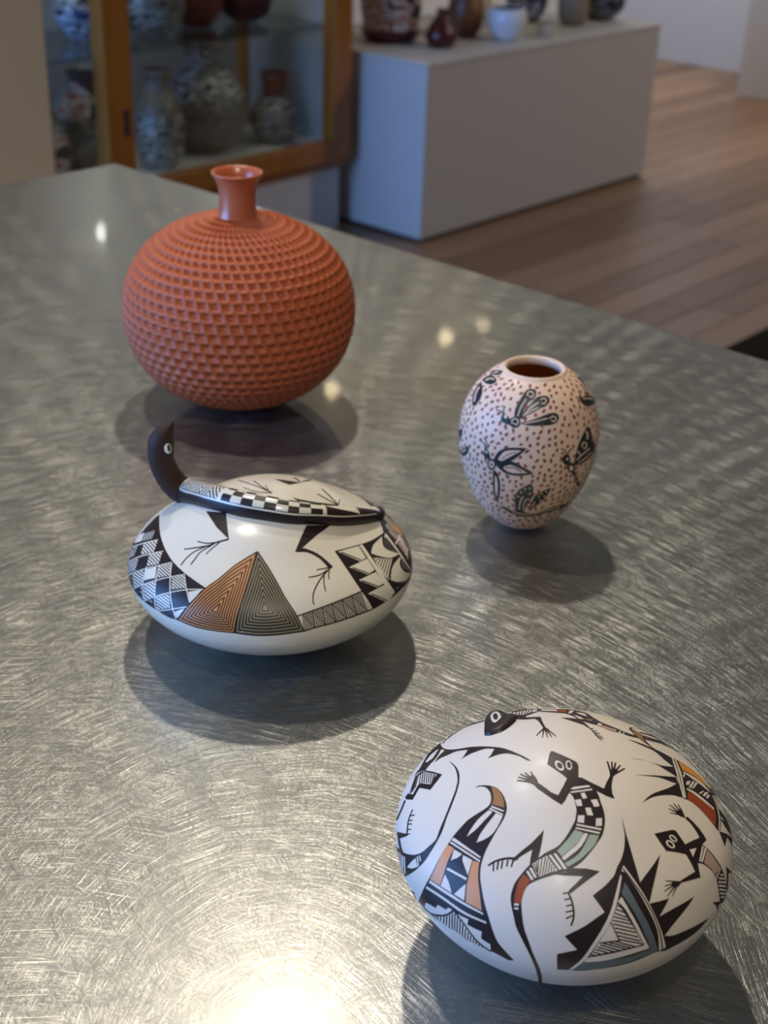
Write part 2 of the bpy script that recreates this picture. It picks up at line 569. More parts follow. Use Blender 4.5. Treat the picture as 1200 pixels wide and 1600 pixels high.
CF = 0.268
back_pot('painted_olla', 2.833, 3.295, CF, [(0.055, 0), (0.10, 0.03), (0.128, 0.10), (0.125, 0.16), (0.095, 0.215), (0.062, 0.25), (0.058, 0.29), (0.072, 0.335)],
         (BW_FINE, BW), 0.5, 'large black and cream water jar on the cabinet floor', 'jar')
back_pot('painted_vase', 3.065, 3.235, CF, [(0.03, 0), (0.06, 0.02), (0.078, 0.06), (0.072, 0.10), (0.045, 0.135), (0.037, 0.155), (0.042, 0.215)],
         (BW, RUST), 0.68, 'black and white vase with red neck at right in the cabinet', 'vase')
back_pot('painted_jar', 2.585, 3.215, CF, [(0.04, 0), (0.065, 0.04), (0.075, 0.11), (0.06, 0.18), (0.035, 0.23), (0.045, 0.28)],
         (BW, BW_FINE), 0.6, 'slim black and white jar just right of the cabinet post', 'jar')
back_pot('painted_jar', 2.43, 3.36, CF, [(0.05, 0), (0.08, 0.04), (0.09, 0.11), (0.07, 0.18), (0.04, 0.22), (0.05, 0.27)],
         (BW_FINE, POLY), 0.6, 'brown and cream jar behind the cabinet post', 'jar')
back_pot('painted_jar', 2.22, 3.30, CF, [(0.045, 0), (0.08, 0.04), (0.088, 0.10), (0.065, 0.17), (0.045, 0.20), (0.055, 0.25)],
         (POLY, BW), 0.55, 'cream and rust jar left of the cabinet post, on the floor of the cabinet', 'jar')
SH = 0.636
back_pot('painted_bowl', 2.99, 3.28, SH, [(0.03, 0), (0.065, 0.02), (0.082, 0.06), (0.076, 0.10), (0.06, 0.12)],
         (DKRED, DKRED), 0.5, 'dark red bowl on the glass shelf at right', 'bowl')
back_pot('painted_olla', 2.82, 3.31, SH, [(0.04, 0), (0.075, 0.04), (0.085, 0.10), (0.06, 0.16), (0.045, 0.18), (0.055, 0.22)],
         (RUST, POLY), 0.45, 'rust red jar in the middle of the glass shelf', 'jar')
back_pot('painted_olla', 2.61, 3.26, SH, [(0.04, 0), (0.085, 0.04), (0.095, 0.10), (0.07, 0.17), (0.05, 0.19), (0.06, 0.23)],
         (BW, BLUEW), 0.5, 'black and white jar on the glass shelf, right of the cabinet post', 'jar')
back_pot('painted_bowl', 2.40, 3.30, SH, [(0.03, 0), (0.06, 0.03), (0.078, 0.08), (0.06, 0.14), (0.045, 0.16)],
         (BLUEW, BW), 0.6, 'blue black bowl on the glass shelf left of the cabinet post', 'bowl')

PT = 0.552
back_pot('footed_jar', 3.475, 3.12, PT, [(0.075, 0), (0.092, 0.02), (0.096, 0.035), (0.09, 0.05), (0.10, 0.12), (0.09, 0.19), (0.06, 0.23), (0.07, 0.26)],
         (DKRED, POLY), 0.17, 'white and rust jar with dark red foot at left on the pedestal', 'jar')
back_pot('small_vase', 3.519, 2.94, PT, [(0.035, 0), (0.049, 0.02), (0.050, 0.045), (0.03, 0.08), (0.018, 0.10), (0.02, 0.115)],
         (DKRED, DKRED), 0.5, 'small dark red vase at the front left of the pedestal', 'vase')
back_pot('brown_jar', 3.745, 3.03, PT, [(0.035, 0), (0.055, 0.03), (0.060, 0.08), (0.05, 0.13), (0.03, 0.16), (0.035, 0.20)],
         (BROWN, BROWN), 0.5, 'brown jar with darker marks between red vase and white bowl', 'jar')
back_pot('amber_jar', 3.70, 3.26, PT, [(0.03, 0), (0.05, 0.03), (0.06, 0.09), (0.05, 0.15), (0.03, 0.18), (0.035, 0.22)],
         (AMBER, AMBER), 0.5, 'amber jar behind the brown jar on the pedestal', 'jar')
back_pot('white_bowl', 3.798, 2.895, PT, [(0.028, 0), (0.050, 0.02), (0.066, 0.06), (0.064, 0.085), (0.058, 0.10)],
         (BOWLW, BOWLW), 0.5, 'small glossy white bowl at the front of the pedestal', 'bowl')
back_pot('cream_jar', 4.02, 3.20, PT, [(0.03, 0), (0.05, 0.03), (0.052, 0.08), (0.035, 0.12), (0.04, 0.15)],
         (CREAM, CREAM), 0.5, 'cream jar behind the white bowl', 'jar')
back_pot('blue_jar', 4.20, 3.12, PT, [(0.04, 0), (0.068, 0.03), (0.074, 0.08), (0.06, 0.13), (0.045, 0.15), (0.05, 0.18)],
         (BLUEW, BLUEW), 0.5, 'blue black and white jar in the middle of the pedestal', 'jar')
back_pot('small_cup', 3.965, 2.86, PT, [(0.018, 0), (0.026, 0.012), (0.029, 0.028), (0.026, 0.042)],
         (CREAM, CREAM), 0.5, 'tiny cream cup right of the white bowl', 'cup')
back_pot('tan_jar', 4.257, 2.955, PT, [(0.035, 0), (0.05, 0.02), (0.055, 0.06), (0.052, 0.12), (0.045, 0.15), (0.05, 0.17)],
         (TAN, TAN), 0.5, 'plain tan jar beside the striped black bowl', 'jar')
back_pot('striped_bowl', 4.452, 2.97, PT, [(0.035, 0), (0.065, 0.02), (0.085, 0.05), (0.085, 0.08), (0.07, 0.11), (0.05, 0.12)],
         (STRIPE, STRIPE), 0.5, 'black bowl with pale stripes at right end of the pedestal', 'bowl')

# ------------------------------------------------------------------ pot shapes (radius, height in 1/100 mm) and painted decoration
POS = {'fore': (0.352, 0.215), 'liz': (0.427, 0.455), 'dragon': (0.613, 0.43), 'orange': (0.619, 0.69)}
PROFILES = {
    'fore': [(0, 0), (117, 1), (234, 4), (350, 9), (467, 16), (584, 24), (701, 36), (818, 49), (934, 65), (1051, 83), (1168, 104), (1284, 127), (1400, 153), (1516, 181), (1631, 212), (1746, 245), (1861, 280), (1976, 318), (2091, 357), (2206, 399), (2321, 442), (2436, 486), (2551, 533), (2667, 581), (2782, 631), (2899, 684), (3015, 738), (3132, 794), (3249, 852), (3366, 914), (3484, 978), (3601, 1044), (3717, 1114), (3833, 1187), (3948, 1264), (4063, 1344), (4176, 1427), (4289, 1514), (4400, 1604), (4511, 1697), (4621, 1793), (4729, 1893), (4837, 1997), (4944, 2103), (5051, 2213), (5156, 2325), (5261, 2442), (5365, 2562), (5467, 2685), (5567, 2812), (5666, 2943), (5761, 3078), (5853, 3217), (5940, 3360), (6022, 3507), (6097, 3659), (6165, 3813), (6224, 3971), (6274, 4132), (6313, 4296), (6341, 4461), (6357, 4628), (6360, 4795), (6351, 4961), (6329, 5126), (6294, 5290), (6247, 5451), (6188, 5608), (6118, 5762), (6037, 5911), (5947, 6055), (5849, 6194), (5743, 6327), (5631, 6455), (5514, 6578), (5394, 6695), (5270, 6808), (5145, 6915), (5018, 7018), (4892, 7117), (4765, 7212), (4638, 7304), (4513, 7392), (4388, 7477), (4265, 7560), (4142, 7640), (4020, 7717), (3900, 7792), (3779, 7864), (3660, 7934), (3540, 8001), (3421, 8066), (3301, 8128), (3182, 8187), (3062, 8243), (2942, 8296), (2823, 8346), (2703, 8393), (2583, 8438), (2462, 8480), (2343, 8519), (2223, 8555), (2103, 8589), (1984, 8621), (1866, 8651), (1747, 8680), (1629, 8706), (1512, 8730), (1395, 8753), (1278, 8775), (1161, 8795), (1045, 8813), (929, 8830), (812, 8845), (696, 8858), (580, 8870), (464, 8879), (348, 8887), (232, 8892), (116, 8895), (0, 8896)],
    'liz': [(0, 0), (103, 0), (207, 2), (310, 4), (414, 7), (518, 11), (622, 17), (727, 24), (832, 33), (937, 44), (1042, 57), (1148, 72), (1254, 88), (1360, 107), (1466, 126), (1574, 148), (1682, 170), (1791, 192), (1901, 215), (2013, 239), (2127, 263), (2243, 287), (2361, 311), (2481, 337), (2603, 363), (2728, 391), (2855, 421), (2984, 453), (3114, 488), (3245, 527), (3377, 570), (3509, 616), (3642, 667), (3775, 723), (3908, 782), (4041, 845), (4175, 913), (4311, 984), (4448, 1058), (4588, 1135), (4731, 1215), (4877, 1298), (5029, 1384), (5185, 1473), (5346, 1566), (5512, 1663), (5682, 1765), (5855, 1873), (6029, 1987), (6204, 2109), (6376, 2238), (6543, 2376), (6701, 2522), (6849, 2677), (6983, 2840), (7100, 3012), (7197, 3190), (7272, 3374), (7323, 3563), (7349, 3754), (7348, 3946), (7321, 4138), (7268, 4327), (7190, 4512), (7090, 4692), (6969, 4864), (6830, 5028), (6676, 5184), (6511, 5330), (6337, 5468), (6158, 5596), (5976, 5717), (5795, 5829), (5617, 5935), (5443, 6036), (5274, 6131), (5112, 6223), (4958, 6311), (4810, 6397), (4668, 6481), (4533, 6563), (4403, 6644), (4277, 6724), (4154, 6801), (4033, 6877), (3914, 6949), (3795, 7019), (3676, 7086), (3558, 7150), (3438, 7209), (3319, 7265), (3199, 7317), (3079, 7365), (2959, 7411), (2839, 7452), (2721, 7492), (2603, 7529), (2487, 7564), (2372, 7598), (2258, 7631), (2146, 7664), (2035, 7695), (1926, 7726), (1817, 7756), (1709, 7785), (1602, 7813), (1495, 7840), (1388, 7865), (1281, 7889), (1174, 7910), (1067, 7929), (960, 7946), (853, 7960), (746, 7973), (639, 7983), (532, 7991), (426, 7997), (319, 8002), (213, 8005), (106, 8007), (0, 8007)],
    'dragon': [(0, 0), (67, 1), (135, 3), (202, 7), (269, 12), (336, 19), (403, 28), (470, 38), (536, 49), (603, 62), (669, 77), (735, 93), (800, 110), (865, 129), (930, 150), (995, 171), (1059, 195), (1123, 219), (1186, 246), (1248, 273), (1311, 303), (1372, 333), (1433, 366), (1494, 399), (1553, 435), (1612, 471), (1671, 510), (1728, 549), (1785, 590), (1841, 632), (1897, 676), (1951, 721), (2005, 767), (2058, 815), (2111, 864), (2162, 914), (2213, 965), (2263, 1017), (2313, 1071), (2362, 1125), (2410, 1181), (2458, 1238), (2505, 1296), (2551, 1356), (2597, 1416), (2642, 1478), (2687, 1541), (2731, 1606), (2775, 1671), (2818, 1738), (2860, 1806), (2903, 1876), (2944, 1947), (2986, 2019), (3027, 2093), (3068, 2169), (3109, 2246), (3150, 2325), (3191, 2406), (3231, 2488), (3272, 2573), (3313, 2659), (3353, 2748), (3394, 2840), (3435, 2934), (3475, 3030), (3516, 3130), (3556, 3232), (3597, 3337), (3637, 3446), (3676, 3558), (3716, 3673), (3755, 3793), (3793, 3916), (3830, 4043), (3867, 4174), (3902, 4310), (3936, 4450), (3969, 4595), (3999, 4744), (4028, 4898), (4053, 5057), (4077, 5220), (4096, 5388), (4113, 5561), (4125, 5738), (4132, 5919), (4134, 6104), (4131, 6292), (4122, 6484), (4106, 6679), (4083, 6875), (4052, 7073), (4014, 7272), (3967, 7472), (3912, 7670), (3847, 7868), (3774, 8064), (3691, 8256), (3599, 8446), (3497, 8631), (3387, 8810), (3267, 8984), (3138, 9152), (3001, 9313), (2855, 9465), (2701, 9610), (2540, 9746), (2372, 9873), (2197, 9991), (2017, 10099), (1831, 10198), (1639, 10286), (1444, 10364), (1245, 10432), (1042, 10489), (837, 10536), (630, 10573), (421, 10599), (211, 10615), (0, 10620)],
    'orange': [(0, 0), (177, 1), (355, 6), (532, 13), (709, 24), (887, 38), (1064, 54), (1241, 75), (1418, 98), (1596, 125), (1773, 156), (1949, 191), (2126, 229), (2302, 271), (2478, 316), (2653, 365), (2828, 419), (3003, 475), (3177, 535), (3351, 599), (3525, 667), (3698, 737), (3870, 812), (4042, 890), (4214, 971), (4386, 1056), (4556, 1145), (4726, 1238), (4895, 1334), (5064, 1435), (5230, 1541), (5395, 1651), (5558, 1766), (5719, 1887), (5877, 2012), (6032, 2143), (6183, 2279), (6330, 2421), (6473, 2568), (6610, 2720), (6743, 2878), (6870, 3041), (6991, 3209), (7106, 3382), (7215, 3559), (7318, 3740), (7414, 3925), (7504, 4114), (7587, 4306), (7664, 4501), (7734, 4699), (7798, 4899), (7856, 5102), (7907, 5306), (7953, 5512), (7992, 5719), (8025, 5928), (8052, 6138), (8073, 6348), (8088, 6560), (8096, 6771), (8098, 6983), (8094, 7195), (8083, 7407), (8065, 7619), (8040, 7830), (8009, 8040), (7971, 8249), (7925, 8456), (7872, 8661), (7813, 8865), (7746, 9066), (7672, 9264), (7590, 9459), (7502, 9651), (7407, 9839), (7306, 10024), (7197, 10204), (7083, 10380), (6963, 10552), (6836, 10718), (6705, 10880), (6568, 11037), (6426, 11188), (6280, 11334), (6129, 11475), (5975, 11610), (5817, 11740), (5656, 11864), (5492, 11983), (5325, 12097), (5157, 12205), (4986, 12309), (4813, 12407), (4640, 12501), (4464, 12589), (4288, 12674), (4111, 12753), (3934, 12829), (3756, 12900), (3577, 12967), (3398, 13031), (3220, 13090), (3040, 13146), (2861, 13198), (2682, 13247), (2503, 13292), (2324, 13334), (2145, 13373), (1966, 13408), (1787, 13440), (1608, 13469), (1429, 13495), (1250, 13518), (1072, 13538), (893, 13555), (714, 13568), (536, 13579), (357, 13586), (179, 13591), (0, 13593)],
}
PAINT = [
    ('fore', 'painted_lizard', 'black lizard with checked, green and red banded back',
     'k1|-323,241 50,-483 -2,-31 -15,-43 -33,-40 -36,-31 -156,-113 -34,-20 -60,-16 -50,-8 -62,49 31,201 15,207 20,182 250,133 47,10;k1|-701,-385 -181,-52 -220,-48 -27,135 15,130 12,177 49,86 -125,-28 -34,-117 -9,-160 -8,-212 12,-177 104,3 142,36 110,12 281,43 41,45 -75,96 -44,15;k1|-1106,-50 72,107 36,95 -74,33 -40,-6 -40,-6 -43,-45 9,-114 53,-43;k1|-1148,113 -102,220 -25,-15 86,-231;k1|-1120,135 -59,226 -26,-12 42,-234;k1|-1086,147 -15,222 -27,-8 -2,-227;k1|-1065,138 39,177 -26,0 -56,-177;k1|-1051,59 94,169 -22,9 -109,-163;k1|-543,-515 37,-59 22,-127 25,-107 55,-183 156,54 190,52 40,-45 -90,-40 -154,-91 -68,-63 -33,-32 -65,-97 -68,133 -64,219 -34,95 -90,87 -114,118 49,85 154,0;k1|-84,-896 101,81 122,8 27,-66 -21,-64 -165,-1 -32,21;k1|16,-868 193,222 -33,10 -205,-217;k1|93,-851 181,150 -28,14 -191,-142;k1|123,-866 188,100 -18,22 -194,-92;k1|114,-904 210,41 1,27 -210,-29;k1|68,-941 255,-21 16,28 -249,31;k1|-922,-599 -20,-79 -18,-45 -20,-30 -105,-125 -55,-54 -22,-6 -74,-48 -51,-25 -35,-11 -121,-26 -134,-22 -89,-8 -80,-1 -70,5 -40,8 -73,26 -166,79 -98,34 -205,63 -87,19 -77,11 -187,17 -78,1 -38,-5 -75,-18 -69,-25 -31,-14 -62,-40 -54,-49 -73,-80 -71,-87 -82,-87 -29,-40 -36,-64 -141,-276 -92,-166 -58,-89 -67,-92 -78,-94 -57,-58 -67,-61 -78,-65 -87,-67 -97,-68 -152,-92 -442,-233 69,-115 338,197 198,123 136,91 94,70 120,105 47,50 78,94 98,143 79,125 134,191 92,146 25,34 56,65 115,115 61,51 60,56 34,25 30,18 68,30 72,24 38,8 36,3 35,-2 33,-8 35,-11 36,-17 108,-67 68,-45 319,-235 64,-42 74,-33 149,-49 87,-18 75,-6 163,-2 122,5 174,17 48,7 45,11 45,17 45,20 79,44 79,53 63,58 55,61 50,69 68,108 56,67 22,37 43,84 32,96 -124,150 -25,26 -39,29 -104,55 -82,-29;w2|-853,-575 73,-12 109,-85 114,-83 -4,-51 -265,185 -13,23;w2|-903,-603 182,-138 153,-106 -28,-20 -144,99 -171,130;w2|-803,-759 67,-46 -61,-101 -67,45 40,68;w2|-982,-768 88,-72 -91,-99 -70,67 48,69;w2|-782,-972 98,-70 -76,-119 -86,56 47,100;w2|-978,-996 75,-68 -88,-129 -74,81 65,87;w2|-1185,-997 86,-81 -94,-64 -31,-21 -68,100 71,44;w2|-998,-1261 88,-73 -118,-87 -87,73 87,65;w2|-1328,-1067 122,-191 132,-187 -27,-22 -129,185 -120,190;w2|-1385,-1100 117,-189 127,-186 -40,-7 -118,182 -110,186;gn2|-1432,-1113 67,-155 -67,-19 -42,-10 -41,-5 -79,2 -129,20 -195,42 -33,7 16,125 169,-16 121,-6 72,1 114,11;gn2|-1312,-1362 112,-135 -131,-39 -51,-9 -41,-3 -86,0 -169,14 -82,14 -43,10 -121,43 -100,41 17,77 111,-43 83,-26 83,-14 40,-3 43,1 79,11 119,25 101,26;w2|-1365,-1281 47,-49 -78,-29 -52,-13 -110,-13 -42,0 -83,8 -92,19 -179,44 -30,8 18,64 338,-65 42,-2 46,2 141,21;w2|-2090,-1031 38,-33 -70,-303 -43,28 65,269;w2|-2014,-1082 35,-35 -75,-316 -47,32 76,279;w2|-2387,-885 120,-50 152,-79 -79,-311 -114,84 -176,111 14,86 62,119;k3|-2370,-892 -88,-143 16,-11 87,142;k3|-2321,-910 -168,-177 13,-14 169,176;k3|-2270,-930 -226,-154 11,-17 226,155;k3|-2206,-962 -271,-155 10,-17 271,155;k3|-2148,-998 -292,-150 9,-17 292,150;k3|-2141,-1047 -260,-133 9,-17 260,133;k3|-2156,-1108 -195,-102 10,-17 195,102;k3|-2173,-1166 -133,-81 10,-17 133,81;k3|-2189,-1229 -79,-52 12,-16 78,52;w2|-2558,-875 41,-18 -51,-146 -13,-37 -34,32 42,126;w2|-2481,-890 38,-21 -71,-180 -38,21 57,144;rd2|-2617,-863 -10,-165 -138,-6 -100,-17 -71,-22 -106,-44 -52,129 143,67 143,49 34,8 44,4 83,-2;w2|-3105,-1009 43,-79 -29,-21 -48,88;w2|-3160,-1049 21,-36 21,-36 -33,-16 -19,40 -20,40;k1|-2265,-922 125,49 172,84 186,102 -98,3 -237,37 -192,59 -232,64 3,-61 124,-42 231,-107 -148,-65 -98,-59 122,-48;k1|-2442,-600 -107,172 -56,68 -55,56 -70,58 -68,41 -56,24 -9,-32 53,-26 62,-40 32,-26 58,-57 76,-94 101,-171;k1|-2768,-245 -126,-87 15,-28 126,88;k1|-2698,-308 -135,-70 12,-29 135,70;k1|-2646,-370 -131,-68 13,-29 130,68;k1|-2588,-454 -107,-47 11,-29 107,48;k1|-2534,-538 -118,-40 9,-29 118,39;k1|-2270,-1336 144,-110 156,-74 155,-177 143,-210 -411,99 -234,54 -53,53 68,10 154,-26 192,-20 -215,255 -75,109;k1|-2365,-1696 -37,-88 -17,-34 -42,-66 -49,-62 -49,-50 -52,-39 -32,-14 -94,-30 14,-33 97,30 35,17 29,20 54,47 51,58 48,69 38,69 38,90;k1|-2335,-1702 -88,76 -16,-19 89,-76;k1|-2396,-1786 -83,68 -15,-19 83,-69;k1|-2450,-1875 -90,68 -14,-20 90,-68;k1|-2506,-1955 -116,91 -15,-19 116,-92;k1|-2575,-1997 -123,60 -9,-24 123,-60;w2|-599,-223 -17,5 -14,13 -9,20 -2,25 3,29 9,31 15,31 19,29 22,24 23,19 23,11 22,4 18,-6 13,-13 8,-20 2,-26 -4,-30 -10,-31 -15,-31 -18,-29 -22,-24 -22,-18 -23,-10;k3|-575,-174 -12,3 -10,8 -6,11 -2,31 6,18 19,34 14,14 30,17 14,1 12,-3 9,-7 7,-12 0,-32 -5,-18 -20,-34 -13,-13 -30,-17;w2|-514,-307 -11,11 -4,16 2,19 9,23 15,23 19,23 23,20 26,17 25,13 24,7 21,1 17,-6 10,-11 4,-16 -3,-20 -9,-23 -16,-24 -43,-43 -25,-17 -25,-12 -23,-7 -21,0;k3|-485,-281 -6,7 -2,11 3,12 16,31 14,15 32,25 17,9 15,5 13,1 10,-3 6,-7 2,-10 -10,-28 -10,-16 -29,-29 -17,-11 -16,-9 -28,-6'),
    ('fore', 'painted_feather_panel', 'tall tapering panel with orange sides and stepped foot',
     'k1|-1719,985 29,-18 34,-29 17,-27 31,-69 25,-84 8,-47 10,-98 -4,-51 -11,-55 -18,-57 -21,-53 -23,-48 -28,-45 -63,-87 -37,-41 -37,-34 -36,-25 -75,-34 -78,-22 -46,-8 -178,-8 -390,-33 -78,-12 -39,-9 -143,-42 -72,-30 -94,-54 -63,-44 -90,-81 -147,-147 -86,-90 -171,-207 -179,-202 -81,-97 -30,-45 -23,-44 -19,-44 -66,-183 -81,-241 -66,64 -25,45 -14,84 -27,279 -16,110 -67,336 -55,217 -10,56 -7,62 1,105 17,231 6,125 -4,137 -16,310 -2,150 5,92 9,85 27,156 46,231 59,206 79,-134 85,-111 78,-82 50,-44 100,-73 139,-84 127,-65 86,-31 88,-21 170,-28 194,-21 201,-30 98,-8 36,-6 298,-74 35,-10 40,-17 254,-154 73,-38 33,-10 39,-3 35,6 37,16 42,28 44,37 38,42 29,46 23,50 15,47 7,59 -11,56 -20,43 -28,44;br2|-1581,681 -1,-84 -6,-50 -13,-51 -18,-54 -22,-50 -27,-43 -30,-38 -33,-37 -38,-36 -70,-58 -9,40 -42,213 71,25 40,20 36,27 70,67 67,78;w2|-1912,429 25,-272 -25,-19 -31,280;w2|-1961,431 11,-309 -30,-10 -11,309;w2|-2009,420 4,-91 -378,79 -83,28 -118,56 -28,14 102,13 76,0 120,-8 81,-12 40,-11 157,-58;w2|-1995,260 7,-154 -112,-24 -84,-10 -84,-4 -42,2 -39,5 -36,11 -68,33 -60,39 -33,26 -75,76 113,21 44,5 72,0 110,-6 167,-16 89,-4;w2|-2727,762 -42,-380 -26,-356 -28,-8 12,367 23,335 6,58 28,-8;w2|-2807,774 -16,-177 -17,-226 -14,-375 -31,-10 13,382 16,230 16,180;or2|-2881,805 -10,-177 -258,-7 -212,-32 -82,-7 -84,-2 -63,3 15,317 112,-34 137,-25 92,-8 177,-5 143,-18;w2|-2908,616 -9,-213 -35,14 -45,26 -27,26 -82,94 166,44;w2|-2924,371 6,-224 -236,-70 -29,-7 149,224 25,30 30,22 31,14;w2|-3239,563 0,-228 8,-271 -39,-3 -9,274 -2,231;w2|-3369,558 -83,-150 -29,-33 -117,-129 0,52 4,267 92,-6 89,-2;w2|-3327,30 -153,-67 -112,-42 -1,101 -1,168 239,-144;or2|-2921,132 26,-140 -145,-82 -79,-51 -67,-53 -193,-171 -182,-147 -9,80 -30,307 216,99 73,30 364,119;w2|-3593,893 -22,-413 -8,-417 3,-170 7,-110 31,-333 -26,-28 -31,223 -18,172 -10,160 -7,225 4,289 17,265 13,155 24,-9;w2|-3727,961 -19,-532 -19,-330 -5,-166 8,-163 15,-120 20,-118 46,-228 -36,-4 -52,235 -23,121 -18,122 -5,59 -4,107 4,168 20,333 22,546 23,-15;w2|-4079,1015 15,-158 10,-237 91,-54 10,-69 3,-198 67,-51 11,-120 -37,28 -40,32 -55,54 -108,165 -108,284 -80,315 49,154 65,-64 56,-45;w2|-4283,803 32,-75 34,-127 38,-115 45,-92 48,-83 48,-72 54,-66 93,-96 3,-40 -4,-50 -16,-37 -192,-333 -61,-137 -29,-96 -33,-150 -6,-44 -3,-61 2,-56 1,-41 -58,326 -31,159 -18,113 -5,62 -2,107 8,355 -9,357 2,60 8,84 13,80 17,57;k3|-4248,680 -94,85 8,-48 92,-80;k3|-4226,593 -52,26 -59,36 21,-55 56,-30 51,-24;k3|-4163,467 -52,17 -60,26 -65,34 22,-52 62,-28 109,-39;k3|-4097,356 -52,8 -57,14 -62,19 -69,27 24,-50 65,-21 59,-16 107,-19;k3|-4053,272 -124,13 -70,14 -79,23 22,-45 77,-19 68,-12 121,-9;k3|-3994,197 -101,-5 -55,1 -125,16 -72,17 26,-46 68,-12 120,-11 55,0 99,7;k3|-3939,129 -93,-13 -103,-5 -118,6 -67,11 22,-41 66,-8 115,-3 101,7 92,15;k3|-3905,60 -100,-17 -112,-8 -127,4 -74,10 22,-39 72,-7 65,-3 60,1 109,11 99,19;k3|-3922,-19 -96,-15 -107,-7 -121,4 -71,9 22,-38 68,-6 119,-1 105,8 95,16;k3|-3970,-105 -99,-12 -54,-3 -119,2 -69,8 21,-37 128,-7 109,6 97,14;k3|-4020,-190 -51,-6 -116,-3 -134,9 20,-36 70,-5 62,-1 113,6 51,6;k3|-4072,-274 -120,-3 -143,11 21,-35 139,-7 118,4;k3|-4116,-355 -134,1 -78,7 20,-35 76,-4 131,1;k3|-4149,-434 -112,4 -63,5 20,-33 171,-6;k3|-4185,-512 -63,1 -67,4 19,-32 66,-3 60,1;k3|-4208,-588 -50,1 -52,2 19,-32 50,-1 49,0;k3|-4235,-664 -69,2 18,-31 68,-1;k3|-4236,-752 -53,2 15,-29 53,-2;w2|-3885,-26 9,-128 24,-150 -113,-6 23,-206 34,-155 -150,-32 -4,-99 10,-137 -52,-19 -114,-37 -5,186 36,208 71,113 64,113 86,195 61,115;k3|-4300,1263 -20,-168 0,-108 14,-109 21,-107 28,-103 33,-94 37,-87 41,-81 43,-75 47,-69 47,-61 54,-54 53,-46 35,-28 9,25 -86,72 -49,50 -43,56 -42,63 -40,70 -36,73 -33,78 -28,82 -22,90 -17,92 -10,94 3,90 23,147;k3|-3875,97 -123,-293 -38,-78 -64,-115 -21,-42 -55,-118 -33,-86 -14,-46 -9,-53 -16,-256 46,-11 7,195 5,57 20,95 31,85 51,116 102,195 137,333'),
    ('fore', 'painted_curved_tail', 'long curved black tail with hatched end on left side',
     'k1|-1215,2107 -58,-150 -38,-85 -67,-125 -38,-60 -40,-56 -42,-50 -45,-47 -47,-43 -93,-69 -91,-52 -142,-63 -95,-32 -149,-44 -284,-71 -171,-52 -77,-19 -87,-10 -83,1 -86,6 -89,14 -43,10 -126,35 -81,33 -77,52 -74,71 -36,42 -35,47 -43,66 -42,79 -40,90 -37,94 -59,190 -54,274 15,157 33,130 46,-19 34,17 82,116 48,54 95,-1 122,145 61,26 53,-15 100,108 -25,-28 -64,-375 -94,-445 -14,-132 3,-186 8,-92 12,-77 17,-64 21,-55 24,-49 29,-45 34,-41 80,-67 113,-81 37,-20 38,-11 38,-1 126,30 207,36 137,31 147,37 281,81 84,32 109,53 50,30 48,34 49,42 48,47 89,99 50,67 45,68 41,70 81,156;pk2|-3174,2816 -57,-213 -75,-396 -45,-16 -91,-17 -94,9 -49,24 -51,44 -55,108 13,76 107,149 47,50 91,0 107,133 55,51 45,-30;w2|-3336,2166 -7,-87 -48,-6 -50,0 -49,5 -52,17 -52,26 -56,50 -61,121 -4,160 47,-2 54,-164 50,-60 47,-34 47,-18 45,-8 45,-3;w2|-3351,2037 -5,-75 -46,-12 -94,-13 -97,10 -51,17 -53,31 -12,123 56,-51 54,-28 52,-17 100,-4 48,9;w2|-3539,1826 37,-63 183,-261 -31,-27 -117,-93 -51,140 -21,86 -5,120;w2|-3293,1475 17,-38 -127,-82 -43,-24 -19,40 129,76;w2|-3261,1408 16,-28 -85,-74 -35,21 70,53;k1|-2835,2736 -40,-237 -21,-164 -24,-256 26,-156 -48,96 -23,57 -16,90 -14,104 -10,128 -84,-88 -82,-79 -91,-125 -13,143 130,191 104,89 153,149;k1|-2415,2232 -136,2 -87,-11 -47,-15 -171,-80 -73,-21 -2,-67 73,28 169,86 45,16 84,15 135,4;k1|-2571,2170 14,-64 16,-60 23,30 -16,60 -14,66;k1|-2666,2150 7,-60 8,-57 22,23 -7,58 -7,61;k1|-2737,2125 5,-65 6,-61 23,20 -6,61 -5,66;k1|-2847,2087 8,-63 8,-57 22,22 -8,58 -8,63;k1|-2157,2799 -86,-1 -56,9 -52,17 -42,25 -42,44 -35,69 -13,118 4,117 -105,-338 22,-43 35,-45 45,-34 48,-27 44,-15 55,-10 106,-2 37,4;k1|-4100,2039 -13,-77 27,-216 -31,101 -70,188 -67,-125 93,-295 14,81 22,58 42,-103 57,-83 -4,144 -27,223'),
    ('fore', 'painted_barbed_band', 'black barbed band and hatched block at upper left',
